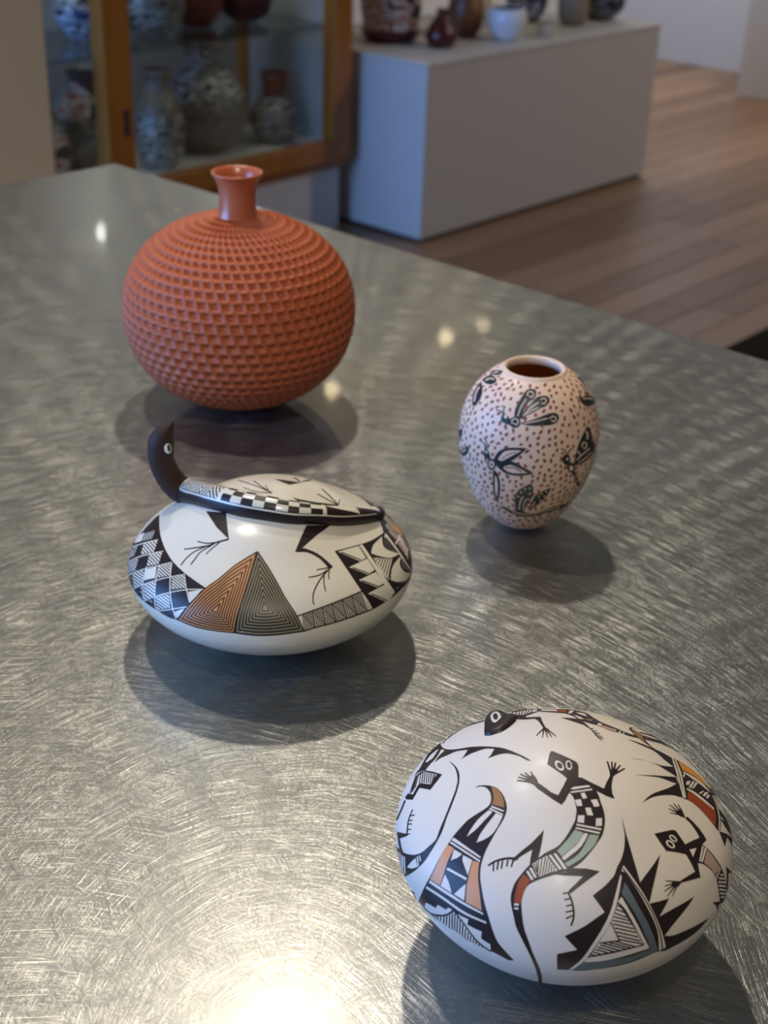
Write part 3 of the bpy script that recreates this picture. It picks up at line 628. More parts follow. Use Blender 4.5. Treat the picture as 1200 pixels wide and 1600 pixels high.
     'k1|567,2583 -32,75 -14,59 -9,67 -2,69 47,111 -15,50 -115,20 -1,69 -59,17 -137,20 -45,32 -25,46 -72,10 -70,4 -130,-71 -323,-123 -62,-83 119,31 76,16 208,26 75,0 204,-9 64,-12 41,-33 19,-50 3,-129 6,-60 12,-54 37,-109 21,-52 34,-72;k1|-536,2983 -114,-145 -101,-151 -44,-97 -32,-98 -21,-92 -7,-65 -1,-62 9,-125 8,-50 35,-152 29,-167 70,-547 14,-143 0,-62 -8,-174 -13,-135 -8,-155 -27,-180 -17,30 -12,46 2,42 18,158 -6,85 -28,163 -16,41 -18,33 -48,66 -57,59 -117,98 39,-6 55,0 43,8 145,41 -22,137 -13,46 -17,35 -20,31 -72,93 -54,70 -32,34 -32,27 -132,100 37,-8 55,-3 61,12 129,36 -36,231 -14,54 -23,49 -85,107 -63,117 -23,34 -41,32 -78,44 147,39 54,10 51,1 138,-13 40,84 22,76 -40,-9 -130,-64 -120,-34 -55,-8 -42,5 -81,20 -181,11 -5,143 -9,78 -21,42 -62,68 -20,28 84,-10 57,-1 128,12 63,12 77,26 85,38 277,152 124,76 107,52 70,7 73,12 61,-5 19,-54 46,-13 46,2 -183,-196;w2|-743,2907 1,-54 -142,-57 -191,-65 -38,30 -69,70 46,105 114,17 122,26 75,-41 41,-16;w2|-728,3318 -133,-115 -94,-65 -160,-97 -131,-53 -120,-39 -24,20 144,64 164,89 149,63 92,53;k1|-1440,2658 -41,-173 -29,-154 -40,-178 -31,-164 -172,1 -216,25 22,220 25,164 -97,-5 -140,2 -45,4 25,192 21,115 73,123 36,-31 39,-25 40,-21 41,-17 117,45 61,28 198,101 25,-40 57,-68 19,-100;w2|-1481,2638 -26,-97 -40,-176 -41,-233 -153,-16 -98,-7 10,169 21,187 -40,50 -47,-8 -180,-14 38,177 27,104 66,-87 74,-67 126,89 138,103 59,-95 32,-41;k3|-1466,2631 -147,-119 -200,-154 -3,-34 197,151 144,115;k3|-1494,2533 -321,-253 -2,-33 317,249;k3|-1511,2448 -303,-236 -2,-32 301,233;k3|-1527,2364 -299,-222 -2,-31 297,220;k3|-1552,2275 -259,-176 -2,-31 256,174;k3|-1566,2213 -243,-144 -3,-32 241,143;k3|-1487,2687 -136,-110 -185,-143 -5,-37 183,140 134,107;k3|-1486,2765 -146,-117 -198,-149 -6,-39 194,145 143,113;k3|-1498,2834 -218,-142 -195,-113 -11,-44 192,109 213,135;k3|-1535,2860 -207,-133 -126,-72 -119,-63 -11,-47 241,133 203,126;k3|-1595,2842 -193,-108 -119,-59 -113,-51 -12,-48 111,49 116,56 189,104;k3|-1860,2644 -121,30 -38,15 -21,-54 118,-33 42,-6'),
    ('fore', 'painted_top_lizard', 'lizard with raised black head and ringed eye on crown',
     'k1^1.9|-399,1801 186,166 125,106 137,108 847,651 -18,-63 32,-21 157,-64 35,-17 -23,-63 51,-31 -77,-98 -228,-225 -129,-144 -82,-113 -36,-82 -27,-90 -27,-137 -123,-83 -130,-74 -70,-23 -73,-17 -70,-11 -64,-6 -59,-1 -55,3 -51,8 -44,13 -36,19 -32,25 -76,81 -20,28 -14,32 -7,65;w2^2|313,2193 151,104 121,59 66,0 -12,-67 -100,-126 -121,-134 -118,-123 -103,-92 -80,-39 -142,-33 -45,6 12,52 59,85 79,88 114,115;k3^2.05|61,1832 0,17 13,26 22,34 77,87 49,47 111,92 52,36 44,25 29,11 12,-6 -6,-22 -24,-37 -38,-46 -97,-104 -102,-92 -44,-33 -39,-25 -29,-14 -20,-3;k1|568,1760 16,-97 23,-90 -99,-129 18,-44 41,-85 47,-79 25,-38 -180,-164 -207,-234 -55,4 105,140 122,152 59,134 -50,71 -67,114 -2,123 4,65 93,73;k1|241,839 -137,-29 -190,-34 -12,-23 181,19 130,18;k1|219,836 -305,-200 5,-16 309,183;k1|212,817 -250,-266 16,-7 269,261;k1|211,801 -85,-129 -112,-182 21,0 128,183 96,131;k1|210,789 -70,-180 -58,-171 25,6 73,175 86,187;k1|718,2134 69,-10 77,-3 86,3 102,15 41,-25 47,-22 53,-16 60,-11 77,0 -12,-65 -3,-59 15,-101 16,-43 -209,-182 -133,-125 -66,-3 -189,6 -66,4 -119,16 -26,101 -15,111 33,88 42,97 53,106;w2|730,2057 102,-19 120,-6 35,-34 40,-32 44,-28 50,-24 56,-19 -2,-67 2,-62 10,-57 -194,-174 -101,21 -91,29 -62,8 -113,21 14,129 14,71 20,76 24,81;k3|937,2147 -243,-164 -45,-59 217,144;k3|1036,2110 -246,-171 -173,-115 -31,-47 161,105 219,150;k3|1095,2070 -292,-205 -193,-129 -24,-42 182,120 261,181;k3|1176,2046 -257,-177 -307,-200 -24,-41 286,183 221,150;k3|1268,2030 -300,-207 -329,-214 -21,-39 306,197 255,173;k3|1339,1998 -307,-206 -187,-118 -142,-85 -29,-43 301,182 250,163;k3|1310,1892 -316,-200 -197,-113 -38,-49 179,100 262,161;k1|1399,1835 -21,-77 -11,-68 -3,-63 6,-56 9,-53 17,-48 22,-45 26,-41 31,-38 37,-34 43,-30 49,-26 58,-21 -334,-192 -194,-104 -23,41 -42,86 -53,131 -26,93 -9,49 -11,105 155,152;w2|1245,1642 -2,-59 3,-56 8,-51 11,-49 16,-46 41,-84 -154,-131 -47,79 -37,85 -27,93 -9,51;rd2|1353,1292 26,-41 29,-39 34,-36 38,-34 -172,-87 -129,-61 -27,84 -17,91;k1|1662,1235 15,-31 27,-35 24,-44 5,-54 -22,-132 -24,-74 -39,-78 -59,-84 -125,-161 -43,-70 -30,-65 -25,-61 -18,-61 -7,-62 2,-45 7,-52 12,-54 16,-53 44,-120 6,-47 10,-26 34,-71 25,-37 30,-35 37,-32 46,-31 53,-29 117,-52 64,-22 219,-50 61,-17 55,-30 36,-35 47,-58 -69,9 -167,31 -168,45 -205,68 -121,51 -52,27 -44,27 -36,26 -38,42 -46,81 -25,38 -32,30 -69,53 -27,37 -15,35 -11,43 -34,179 -15,43 -36,70 -27,81 -19,92 -5,47 1,45 19,66 32,66 29,69 37,186 13,49 111,51 188,94;w2|1430,1058 65,-1 73,5 85,11 -256,-126 -170,-73 -57,39 114,62;w2|1446,928 14,-45 17,-44 41,-81 -101,-101 -79,-87 -12,80 -6,84 76,124;w2|1192,801 -21,-114 -11,-106 -54,-73 -61,72 91,142;br2|1133,526 88,-61 97,-57 -183,-42 -3,106;w2|1213,243 44,-71 -63,-15 -59,-12 -43,46;pk2|1183,175 38,-89 43,-87 49,-83 27,-41 -69,-16 -65,-15 -39,82 -34,84 -44,130;w2|1332,-167 32,-31 -87,-39 -17,27;w2|1398,-228 9,-32 -73,-23 -10,19;k1|831,858 52,-64 56,-61 66,-105 48,-67 -63,-116 -54,-110 -111,-192 -77,-151 -87,-159 -50,-101 51,179 66,117 76,123 52,181 -16,99 -14,155 -3,105 4,110;k1|826,167 19,-24 18,-25 35,20 -19,24 -19,24;k1|770,93 37,-31 37,-30 32,19 -38,31 -37,30;k1|733,20 76,-83 32,18 -77,83;k1|689,-57 60,-94 30,16 -60,94;k1|658,-125 49,-82 30,15 -49,82;k1|2450,-5 53,-54 35,-24 18,-40 25,-37 32,-33 38,-32 52,-25 -21,-65 -8,-58 -79,14 -64,19 -55,23 -92,53 -77,21 -69,23 -64,26 115,83'),
    ('fore', 'painted_feather_burst', 'black spikes with orange and red striped panel at right',
     'k1|1207,-429 160,-157 161,-168 239,-218 164,-178 -178,-119 -150,-107 -43,107 -25,92 -4,40 8,136 -3,45 -12,43 -21,41 -30,39 -102,117 -29,39 -80,135 -41,83;k1|651,-828 213,-138 36,-29 137,-121 84,-64 96,-63 55,-27 65,-25 154,-42 132,-28 -168,-136 -91,-79 -73,99 -55,80 -89,162 -59,71 -99,95 -75,62 -233,160;k1|361,-1146 126,-73 147,-77 289,-133 158,-65 135,-45 112,-33 -68,-75 -64,-74 -183,130 -145,126 -42,31 -255,150 -180,117;k1|-47,-1630 122,18 72,6 102,-1 108,-10 60,-8 193,-34 180,-27 144,-8 242,4 68,-31 -87,-79 -180,-174 -137,94 -51,31 -97,47 -159,60 -166,56 -107,28 -152,23 -114,5;k1|1909,-1133 137,-58 -74,-65 -126,-120 -156,-167 -168,-149 -142,-139 -165,-113 -149,-107 -99,85 155,165 178,170 97,85 165,134 123,105 142,113;w2|1912,-1146 37,-17 -215,-176 -170,-157 -119,-97 -106,-92 -143,-133 -167,-167 -42,18 126,132 92,92 100,94 266,238 121,100 140,108;w2|1981,-1189 46,-11 -77,-62 -135,-116 -168,-159 -142,-103 -185,-145 -109,-92 -148,-131 -36,16 137,126 153,133 176,140 99,92 112,97 199,157;k1|2046,-1191 78,-67 201,-182 34,-39 24,-40 19,-43 26,-87 21,-89 7,-46 -7,-97 -11,-91 -10,-47 -18,-49 -35,-49 -54,-51 -65,-50 -267,-188 -140,-86 -457,-258 -47,-28 -9,32 -33,184 -27,114 -20,75 -27,77 -36,81 -37,70 -36,46 -67,70 321,250 127,105 298,275 191,165;og2|2047,-1247 177,-145 115,-110 69,-77 26,-38 20,-40 15,-40 10,-38 -1,-36 -38,-59 -103,-96 -41,27 -43,37 -87,84 -110,141 -32,32 -51,38 -153,92 104,110 68,67;w2|1775,-1498 145,-91 54,-41 108,-98 101,-105 27,-40 21,-42 15,-41 30,-62 -52,-56 -33,26 -75,74 -135,160 -128,142 -98,134 10,20;w2|1712,-1560 67,-17 -95,-31 -90,-30 -21,18 68,29;w2|1548,-1736 197,-5 -216,-70 -103,21 60,27;w2|1801,-1762 73,-22 -377,-98 -59,25 232,60;w2|1901,-1801 56,-32 -378,-78 -67,13 248,61;w2|1815,-2013 146,-4 -138,-23 -125,-19 -68,24 89,10;w2|1924,-2051 204,-15 -253,-47 -108,-19 -56,33 103,23;w2|2003,-2109 74,-31 -140,-26 -124,-23 -36,30 108,24;w2|1367,-1854 114,-94 40,-41 56,-75 161,-244 54,-72 23,-26 -54,-10 -50,-10 -54,65 -89,129 -155,241 -40,46 -70,69 31,11;rd2|1293,-1912 108,-85 70,-71 92,-117 120,-161 61,-74 27,-27 -64,-61 -51,-37 -273,-146 -46,-25 -35,113 -24,93 -34,168 -11,42 -14,41 -20,40 -24,42 -90,138 161,99;k1|2141,-2108 -188,-207 -72,-75 -178,-155 -53,-42 -56,-40 -71,-42 -204,-107 148,-39 229,114 88,48 72,47 240,181 94,78 219,196 65,49 55,36;w2|2211,-2150 -135,-165 -76,-75 -42,-37 -161,-127 -124,-85 -75,-42 -202,-104 43,-11 210,105 79,44 68,43 127,92 111,85 88,77 83,85 107,126;k1|2452,-1968 5,-27 22,-81 23,-44 10,-45 18,-44 10,-48 37,-45 88,-37 -10,-48 -130,-142 3,-39 27,-35 -155,-157 -11,-31 -11,4 27,32 110,103 46,55 -42,34 10,40 93,95 36,49 -1,46 -23,46 92,114 30,53 -8,46 -15,46 -23,41 -53,30 -13,25;k1|2061,-2394 32,-42 41,-43 23,-41 37,-40 49,-40 77,-37 -24,-98 30,-47 86,-44 -24,-49 -184,39 -94,45 -53,46 -37,46 -45,36 -34,36 -31,37 -24,36 127,119;k1|1395,-2812 152,-61 89,-30 107,-30 95,-40 142,-40 279,-35 -14,-40 -137,-37 -107,-34 -66,-35 -106,45 -67,43 -44,41 -35,40 -29,40 -178,-62 -156,-59 9,80 16,79 36,101;k1|1775,-2591 66,-38 76,-37 95,-37 46,-37 60,-37 102,-35 200,-27 -31,-36 -59,-46 -94,-88 30,-43 -34,36 -179,40 -92,42 -57,45 -43,44 -29,44 -25,43 -22,84 -5,42'),
    ('fore', 'painted_small_lizard', 'smaller black lizard with pink and striped back',
     'k1|-309,-2144 170,-69 227,-83 45,-22 28,-25 5,-34 -5,-41 -3,-123 -9,-100 20,-94 -90,-35 -53,-1 -38,18 -122,101 -210,157 9,153 22,167;k1|125,-2629 239,-33 261,-46 150,-102 -192,-13 -253,-97 -170,-91 -71,-113 -63,-116 -66,21 -188,63 -233,83 -18,47 446,-69 28,167 15,176 -13,84 85,26;w2|161,-2748 193,-57 -115,-40 -112,-38 25,101;k1|611,-2718 32,136 2,158 -37,142 88,-8 31,-85 16,-42 38,-162 3,-146 -9,-85 -95,-8 -47,67;k1|623,-2293 65,142 -96,51 -54,-9 -53,-9 35,-92 68,-55;k1|593,-2158 -90,221 -22,-3 63,-224;k1|577,-2155 -175,177 -19,-6 150,-185;k1|557,-2174 -197,124 -17,-8 176,-134;k1|652,-2148 -35,183 -24,-1 8,-185;k1|690,-2155 29,133 -25,2 -55,-132;k1|-445,-3064 -167,120 -92,-6 -5,-29 -4,-30 109,-64 106,6;k1|-570,-2974 -198,140 -11,-8 183,-151;k1|-640,-2964 -221,79 -5,-12 215,-92;k1|-666,-2981 -263,33 1,-13 263,-50;k1|-648,-3008 -280,-38 6,-14 289,22;k1|-620,-3029 -223,-85 10,-12 236,69;w2|7,-2498 -18,1 -18,6 -18,12 -16,15 -13,19 -9,20 -5,20 1,20 5,17 9,14 13,9 15,4 18,-1 18,-7 18,-11 16,-15 13,-19 9,-20 5,-20 0,-20 -4,-17 -10,-14 -13,-9;k3|-1,-2477 -17,7 -10,8 -8,12 -14,28 -4,15 -1,26 8,16 7,3 18,-7 18,-20 7,-13 12,-44 0,-12 -8,-16;w2|-135,-2551 -20,1 -21,8 -20,13 -18,18 -14,21 -10,23 -5,23 0,22 6,19 10,16 15,10 18,5 20,-2 20,-7 20,-13 17,-18 15,-21 10,-23 6,-23 -1,-22 -5,-20 -10,-15 -15,-11;k3|-146,-2519 -21,6 -11,9 -10,11 -14,28 -4,15 1,27 5,9 7,7 9,3 10,-2 21,-13 18,-25 6,-15 4,-15 -1,-26 -12,-16;k1|565,-2809 86,-138 37,-83 104,-262 15,-45 62,-290 42,-151 8,-50 -8,-49 -18,-50 -27,-45 -14,-46 0,-39 -338,134 -25,46 -18,55 -13,57 -4,40 19,250 -1,40 -5,39 -11,39 -16,38 -41,74 -51,75 -30,36 -31,32 -50,38 -93,57 384,181;w2|541,-2838 25,-32 -323,-159 -27,23 276,144;w2|587,-2889 36,-36 -338,-140 -33,26 276,124;pk2|617,-2944 39,-118 69,-189 32,-79 -284,-58 -41,117 -18,41 -24,40 -73,106 259,121;w2|742,-3335 41,-45 -188,-62 -115,-41 -29,57 230,73;k3|741,-3352 -295,-90 20,-14 298,90;w2|666,-3472 49,-24 53,-24 39,20 -53,24 -49,24;w2|563,-3502 243,-101 27,26 -241,98;w2|497,-3548 158,-66 201,-76 18,29 -197,74 -156,64;w2|483,-3615 229,-96 154,-58 13,32 -148,55 -224,93;w2|477,-3685 223,-97 156,-61 9,34 -149,57 -217,93;w2|481,-3760 207,-91 149,-59 6,35 -140,55 -203,88;w2|527,-3854 112,-50 149,-62 -3,39 -136,56 -106,47;k1|151,-3784 299,-118 386,-139 -151,27 -113,15 -137,24 12,-53 23,-60 49,-74 -101,90 -59,68 -42,59 -120,112;k1|1042,-3413 61,-47 75,-49 99,-54 154,-65 -314,55 -47,-82 -18,-44 -11,-45 -3,-48 8,-52 35,-62 -162,78 -8,48 0,45 7,43 12,41 14,40 41,75 36,82'),
    ('fore', 'painted_hatched_triangle', 'large black triangle with slate grey frame and hatched core',
     'k1|-572,-1527 -134,-169 -92,-134 -220,-354 -206,-360 453,38 263,41 -256,-137 -344,-176 -226,-129 192,-99 228,-95 -165,-49 -217,-53 256,-64 310,-74 117,-23 259,-45 -120,-27 -103,-20 -484,-56 -138,-22 -168,-35 76,-64 51,-36 40,-23 94,-44 104,-38 197,-65 227,-67 593,-139 -351,-49 -122,-3 -117,6 -190,25 -192,38 -269,63 -120,32 -94,29 -57,29 -97,75 -53,32 -98,36 -232,70 -156,56 -148,62 -106,53 -188,108 -194,124 -139,99 -181,143 -114,99 -41,39 -67,76 -88,111 -186,214 288,253 344,-254 2,168 8,191 250,-121 128,-52 121,-37 328,-86 39,342 250,-50 91,-10 163,-5 44,5 37,10 120,44 130,28 45,14 74,29 75,38 72,44 70,51 65,55 29,27 101,117 118,127;w2|-1420,-2202 -512,-247 -119,-47 -123,-37 -212,-47 -269,-45 -217,-41 -89,-12 -45,-5 -115,-1 -180,10 -96,2 34,-35 34,-36 245,-11 110,3 95,13 285,51 258,34 82,17 123,36 80,28 116,46 74,34 206,112 126,76 97,60 6,21;w2|-1260,-2141 -50,-576 -52,-401 -30,-268 -22,-266 1,-165 -87,3 -46,19 -47,19 21,83 79,233 30,132 27,177 24,224 46,326 27,265 7,102 -17,31 -23,21 78,29;k3|-1325,-2166 -15,-179 -25,-390 -33,-316 -23,-166 -43,-269 -38,-174 -20,-114 -4,-45 31,-22 10,100 48,241 15,92 51,349 32,318 25,392 15,178;gy2|-1462,-2347 -30,-196 -36,-179 -18,-117 -18,-259 -47,-484 -5,-168 -269,83 -217,86 -163,71 -109,52 -149,78 -101,56 -183,110 -50,34 -89,67 -194,170 -150,152 -26,26 108,3 162,-3 194,-172 143,-118 218,-164 132,-91 94,-56 103,-50 237,-102 174,-70 1,157 7,122 9,83 43,300 29,321 9,177 160,67;w2|-1689,-2467 -45,-283 -42,-438 -5,-89 0,-116 9,-157 -241,109 -158,76 -199,102 -140,79 -134,87 -156,116 -90,77 -116,111 -27,26 118,15 255,-184 188,-126 317,-186 309,-170 -1,149 5,117 8,86 51,386 2,38 -2,49 -18,122 78,3;w2|-1826,-2503 -21,-267 -12,-295 -5,-166 3,-147 -217,119 -147,85 -269,173 -360,233 151,39 90,20 280,51 187,42 290,103;k3|-1869,-2519 51,-92 23,8 -50,91;k3|-1932,-2539 99,-164 22,9 -98,163;k3|-1999,-2558 139,-226 22,10 -139,225;k3|-2058,-2582 196,-270 20,11 -195,270;k3|-2113,-2615 122,-157 129,-159 20,14 -129,158 -122,156;k3|-2140,-2673 113,-152 151,-193 20,13 -151,192 -113,152;k3|-2161,-2743 120,-157 161,-199 19,14 -129,159 -151,195;k3|-2183,-2817 124,-162 166,-208 19,16 -134,165 -155,202;k3|-2201,-2887 166,-217 146,-180 18,17 -145,179 -166,215;k3|-2222,-2957 163,-200 180,-210 17,20 -144,166 -197,239;k3|-2332,-2885 143,-207 158,-218 19,18 -157,215 -143,206;k3|-2425,-2822 146,-217 161,-227 20,17 -161,225 -145,215;k3|-2505,-2779 112,-169 183,-262 19,17 -153,218 -140,209;k3|-2571,-2755 136,-218 119,-182 21,16 -147,224 -107,173;k3|-2636,-2746 210,-341 22,16 -210,338;k3|-2696,-2748 164,-270 21,17 -163,267;k3|-2762,-2758 112,-187 22,17 -112,185;k3|-2825,-2762 68,-116 22,17 -67,115;w4|-2152,-2622 -45,-160 -41,-170 -153,116 -149,117 173,46 172,41;k5|-2160,-2609 -40,-172 -35,-185 23,-9 34,185 40,172;k5|-2205,-2963 -339,262 -12,-18 340,-262'),
    ('liz', 'painted_diamond_checks', 'black diamond grid with hatched tiles around left shoulder',
     'k1|-1576,2985 -126,-168 -512,-657 -182,-248 -160,-233 -131,-210 -110,-192 -50,-95 -91,-182 -91,-203 -76,-200 -59,-198 -45,-194 -47,-278 -10,-82 -12,-152 -8,-222 -2,-165 7,-284 -158,30 -242,58 -344,95 -141,49 -71,29 -117,58 -40,142 -22,96 -15,103 -7,150 1,177 9,279 17,318 21,219 16,110 51,266 32,137 37,136 42,137 48,135 113,260 65,164 78,234 57,-35 73,85 78,116 73,93 46,-31 68,34 76,93 86,96 50,2 52,-20 194,206 70,-5 76,12 103,92 91,72 50,-40 76,24 50,-50 31,-108 52,-52 59,-33 136,-9 73,1 151,16 75,12 197,45 81,0 62,-19;w2|-2453,2574 12,-95 16,-85 19,-80 43,-144 -157,-113 -148,-100 -21,73 -35,162 -14,89 -11,99 143,88 75,50;k3|-2721,2412 -34,-83 23,-17 34,83;k3|-2641,2461 -99,-241 24,-13 98,237;k3|-2558,2515 -164,-395 26,-9 162,391;k3|-2472,2575 -228,-546 26,-9 227,544;k3|-2453,2481 -211,-509 26,-7 210,505;k3|-2435,2384 -150,-359 26,-8 150,358;k3|-2414,2295 -90,-215 27,-5 90,213;k3|-2390,2211 -30,-71 28,-5 30,71;w2|-2837,2159 18,-101 43,-182 25,-82 54,-156 -152,-105 -218,-140 -51,153 -24,82 -42,179 -18,100 69,41 219,153;k3|-3165,1945 -36,-104 23,-15 35,101;k3|-3068,2008 -105,-301 24,-14 105,300;k3|-2966,2079 -174,-494 24,-11 173,490;k3|-2861,2155 -244,-683 25,-9 243,680;k3|-2827,2043 -223,-628 25,-7 222,624;k3|-2798,1917 -158,-442 26,-7 157,440;k3|-2765,1801 -95,-264 26,-6 95,263;k3|-2729,1693 -32,-88 27,-6 31,88;w2|-2806,3142 6,-42 -92,-378 -17,-174 -1,-135 -68,-35 -65,-28 -126,-48 -60,-12 -11,132 7,195 41,282 89,96 82,64 51,-31 73,33;k3|-3161,2931 -27,-27 -27,-192 87,253;k3|-3064,3027 -184,-506 15,-46 204,589;k3|-2994,3035 -252,-679 21,-29 249,691;k3|-2927,3033 -278,-722 20,-29 294,786;k3|-2826,3127 -320,-804 22,-20 334,853;k3|-2811,3099 -273,-751 23,-20 223,614;k3|-2908,2686 -112,-312 22,-20 108,298;k3|-2922,2498 -34,-95 24,-16 33,90;w2|-3169,1499 27,-76 58,-141 93,-195 -119,-75 -174,-102 -57,-32 -68,146 -32,79 -61,168 130,83 134,94;k3|-3472,1304 -23,-83 24,-13 23,82;k3|-3386,1359 -69,-245 24,-12 69,245;k3|-3298,1418 -116,-406 25,-9 115,405;k3|-3208,1484 -163,-566 25,-9 163,566;k3|-3154,1426 -149,-516 25,-7 149,515;k3|-3113,1324 -106,-367 25,-6 106,365;k3|-3071,1227 -63,-219 25,-6 64,219;k3|-3026,1134 -22,-73 26,-4 22,72;w2|-3372,2641 -21,-280 10,-158 18,-119 24,-102 27,-88 -142,-72 -135,-48 -66,-12 -24,151 -15,207 39,504 61,29 37,-105 56,0 63,32;k3|-3626,2658 -73,-318 10,-119 52,240;k3|-3563,2617 -138,-598 21,-40 112,473;k3|-3478,2684 -203,-846 23,-26 167,677;k3|-3400,2714 -233,-934 23,-25 201,796;k3|-3399,2454 -168,-659 24,-17 159,623;k3|-3395,2230 -105,-411 24,-17 102,398;k3|-3373,2076 -59,-230 25,-12 57,224;k3|-3344,1953 -18,-72 25,-11 18,72;w2|-3383,804 69,-137 108,-192 -114,-99 -166,-138 -99,171 -95,188 116,76 120,86;k3|-3656,624 -15,-69 25,-10 14,70;k3|-3583,673 -42,-209 25,-7 42,208;k3|-3509,723 -70,-345 25,-7 70,346;k3|-3433,779 -99,-483 25,-6 99,483;k3|-3375,762 -102,-503 26,-5 102,503;k3|-3331,677 -73,-359 25,-4 73,358;k3|-3287,594 -44,-215 25,-3 45,215;k3|-3242,515 -15,-71 26,-4 15,72;w2|-3754,1869 23,-155 27,-124 30,-106 31,-97 33,-86 -115,-82 -113,-69 -56,-27 -56,-25 -40,112 -39,130 -38,165 -38,250 60,-21 59,9 58,14 115,66;k3|-4075,1787 -20,-169 26,-59 19,139;k3|-3992,1777 -58,-389 26,-37 56,359;k3|-3911,1797 -91,-576 25,-25 90,555;k3|-3829,1845 -121,-733 25,-17 119,704;k3|-3759,1835 -119,-691 25,-16 117,675;k3|-3726,1643 -80,-460 25,-12 79,452;k3|-3687,1491 -46,-264 25,-11 46,262;k3|-3645,1362 -15,-84 26,-8 15,84;w2|-3961,1017 70,-187 36,-83 74,-150 -102,-76 -101,-66 -102,-54 -52,-21 -42,83 -88,197 -47,123 -51,149 65,-18 61,-1 58,8 56,15 110,49;k3|-4333,942 -11,-103 32,-43 12,98;k3|-4239,933 -33,-284 29,-28 33,275;k3|-4151,948 -55,-450 29,-22 53,442;k3|-4067,979 -72,-585 27,-18 71,579;k3|-3984,1020 -77,-592 26,-14 77,588;k3|-3928,899 -56,-431 25,-10 56,426;k3|-3875,771 -33,-253 25,-11 33,252;k3|-3821,655 -11,-83 26,-8 10,83;w2|-3513,129 80,-119 122,-166 -242,-311 -113,181 -110,195 104,83 105,89;k3|-3756,-63 -7,-72 25,-5 7,72;k3|-3691,-12 -20,-216 25,-5 21,218;k3|-3625,44 -34,-362 26,-3 34,361;k3|-3558,101 -47,-505 25,-2 48,505;k3|-3500,90 -49,-536 25,-1 50,535;k3|-3451,17 -35,-383 25,-1 36,383;k3|-3400,-54 -22,-230 26,-1 22,231;k3|-3350,-123 -7,-77 26,0 7,77;w2|-4128,322 117,-230 116,-197 -136,-111 -93,-64 -48,-28 -121,222 -132,274 54,12 53,15 97,46 47,30;k3|-4398,210 -8,-86 32,-26 8,85;k3|-4317,233 -22,-249 32,-23 20,249;k3|-4241,269 -33,-411 29,-17 33,407;k3|-4168,313 -44,-570 28,-13 43,566;k3|-4105,253 -40,-530 27,-13 39,531;k3|-4049,144 -27,-377 27,-10 26,375;k3|-3993,40 -15,-225 26,-7 15,224;k3|-3936,-56 -5,-74 26,-8 5,74;w2|-2733,2900 111,109 146,183 131,119 -73,-275 -18,-171 4,-123 13,-101 -174,-126 -162,-106 -9,124 2,151;w2|-3580,1227 57,-152 61,-137 32,-63 -164,-130 -106,-76 -33,74 -62,162 -60,185 109,45 110,59;w2|-3608,-607 120,-161 122,-151 -150,10 -49,5 -112,28 -112,35 145,185;w2|-4223,-474 150,-190 97,-110 -63,16 -131,44 -70,29 -74,36 62,115;w2|-3369,839 -100,-62 -327,-187 -204,-125 -102,-58 -112,-54 -148,-58 -51,-68 -27,-65 30,-38 22,65 48,65 139,58 110,57 101,58 254,158 202,115 168,102;w2|-3181,494 -351,-292 -295,-267 -136,-128 -163,-166 -150,-161 -77,-69 22,-30 75,72 186,201 122,125 90,88 336,305 348,291;w2|-3295,-132 -264,-344 -244,-344 17,-21 243,344 262,343;w2|-3502,1294 -93,-44 -196,-72 -118,-50 -58,-30 -114,-51 -167,-59 -58,-36 -43,-13 20,-69 96,59 66,32 95,37 168,82 115,51 194,74 92,44;w2|-3338,-943 -222,408 -342,542 -126,217 -78,146 -113,223 -56,122 -50,119 -39,110 -20,-19 41,-111 50,-121 115,-239 94,-178 82,-149 84,-142 340,-540 222,-405;w2|-3912,-805 -152,240 -136,243 -102,202 -127,280 -25,-4 131,-287 103,-204 139,-245 152,-242;w2|-3288,-157 -168,272 -195,329 -117,217 -77,154 -37,82 -70,172 -40,116 -40,133 -36,151 -31,171 -21,191 -23,-27 23,-193 32,-172 37,-151 41,-133 40,-116 34,-86 36,-85 76,-160 155,-290 195,-328 168,-271;w2|-3175,514 -104,164 -85,151 -32,65 -32,71 -65,155 -65,169 -71,203 -35,122 -30,137 -23,148 -13,154 0,307 5,172 -28,-39 -9,-227 7,-266 15,-145 23,-145 31,-134 36,-120 72,-201 64,-166 65,-155 65,-135 42,-76 44,-75 104,-164;w2|-2967,1088 -46,104 -63,156 -89,252 -55,190 -78,312 -25,129 -17,155 4,207 39,258 -44,-84 -36,-282 5,-173 21,-143 27,-123 79,-298 56,-186 90,-249 63,-155 47,-103;w2|-2675,1669 -41,122 -26,90 -52,206 -42,214 -18,131 -7,157 13,202 106,409 -31,-31 -35,-26 -47,-194 -41,-253 -5,-180 12,-147 20,-125 21,-105 23,-101 53,-202 27,-88 43,-121'),
    ('liz', 'painted_orange_pyramid', 'orange triangle filled with nested black triangles',
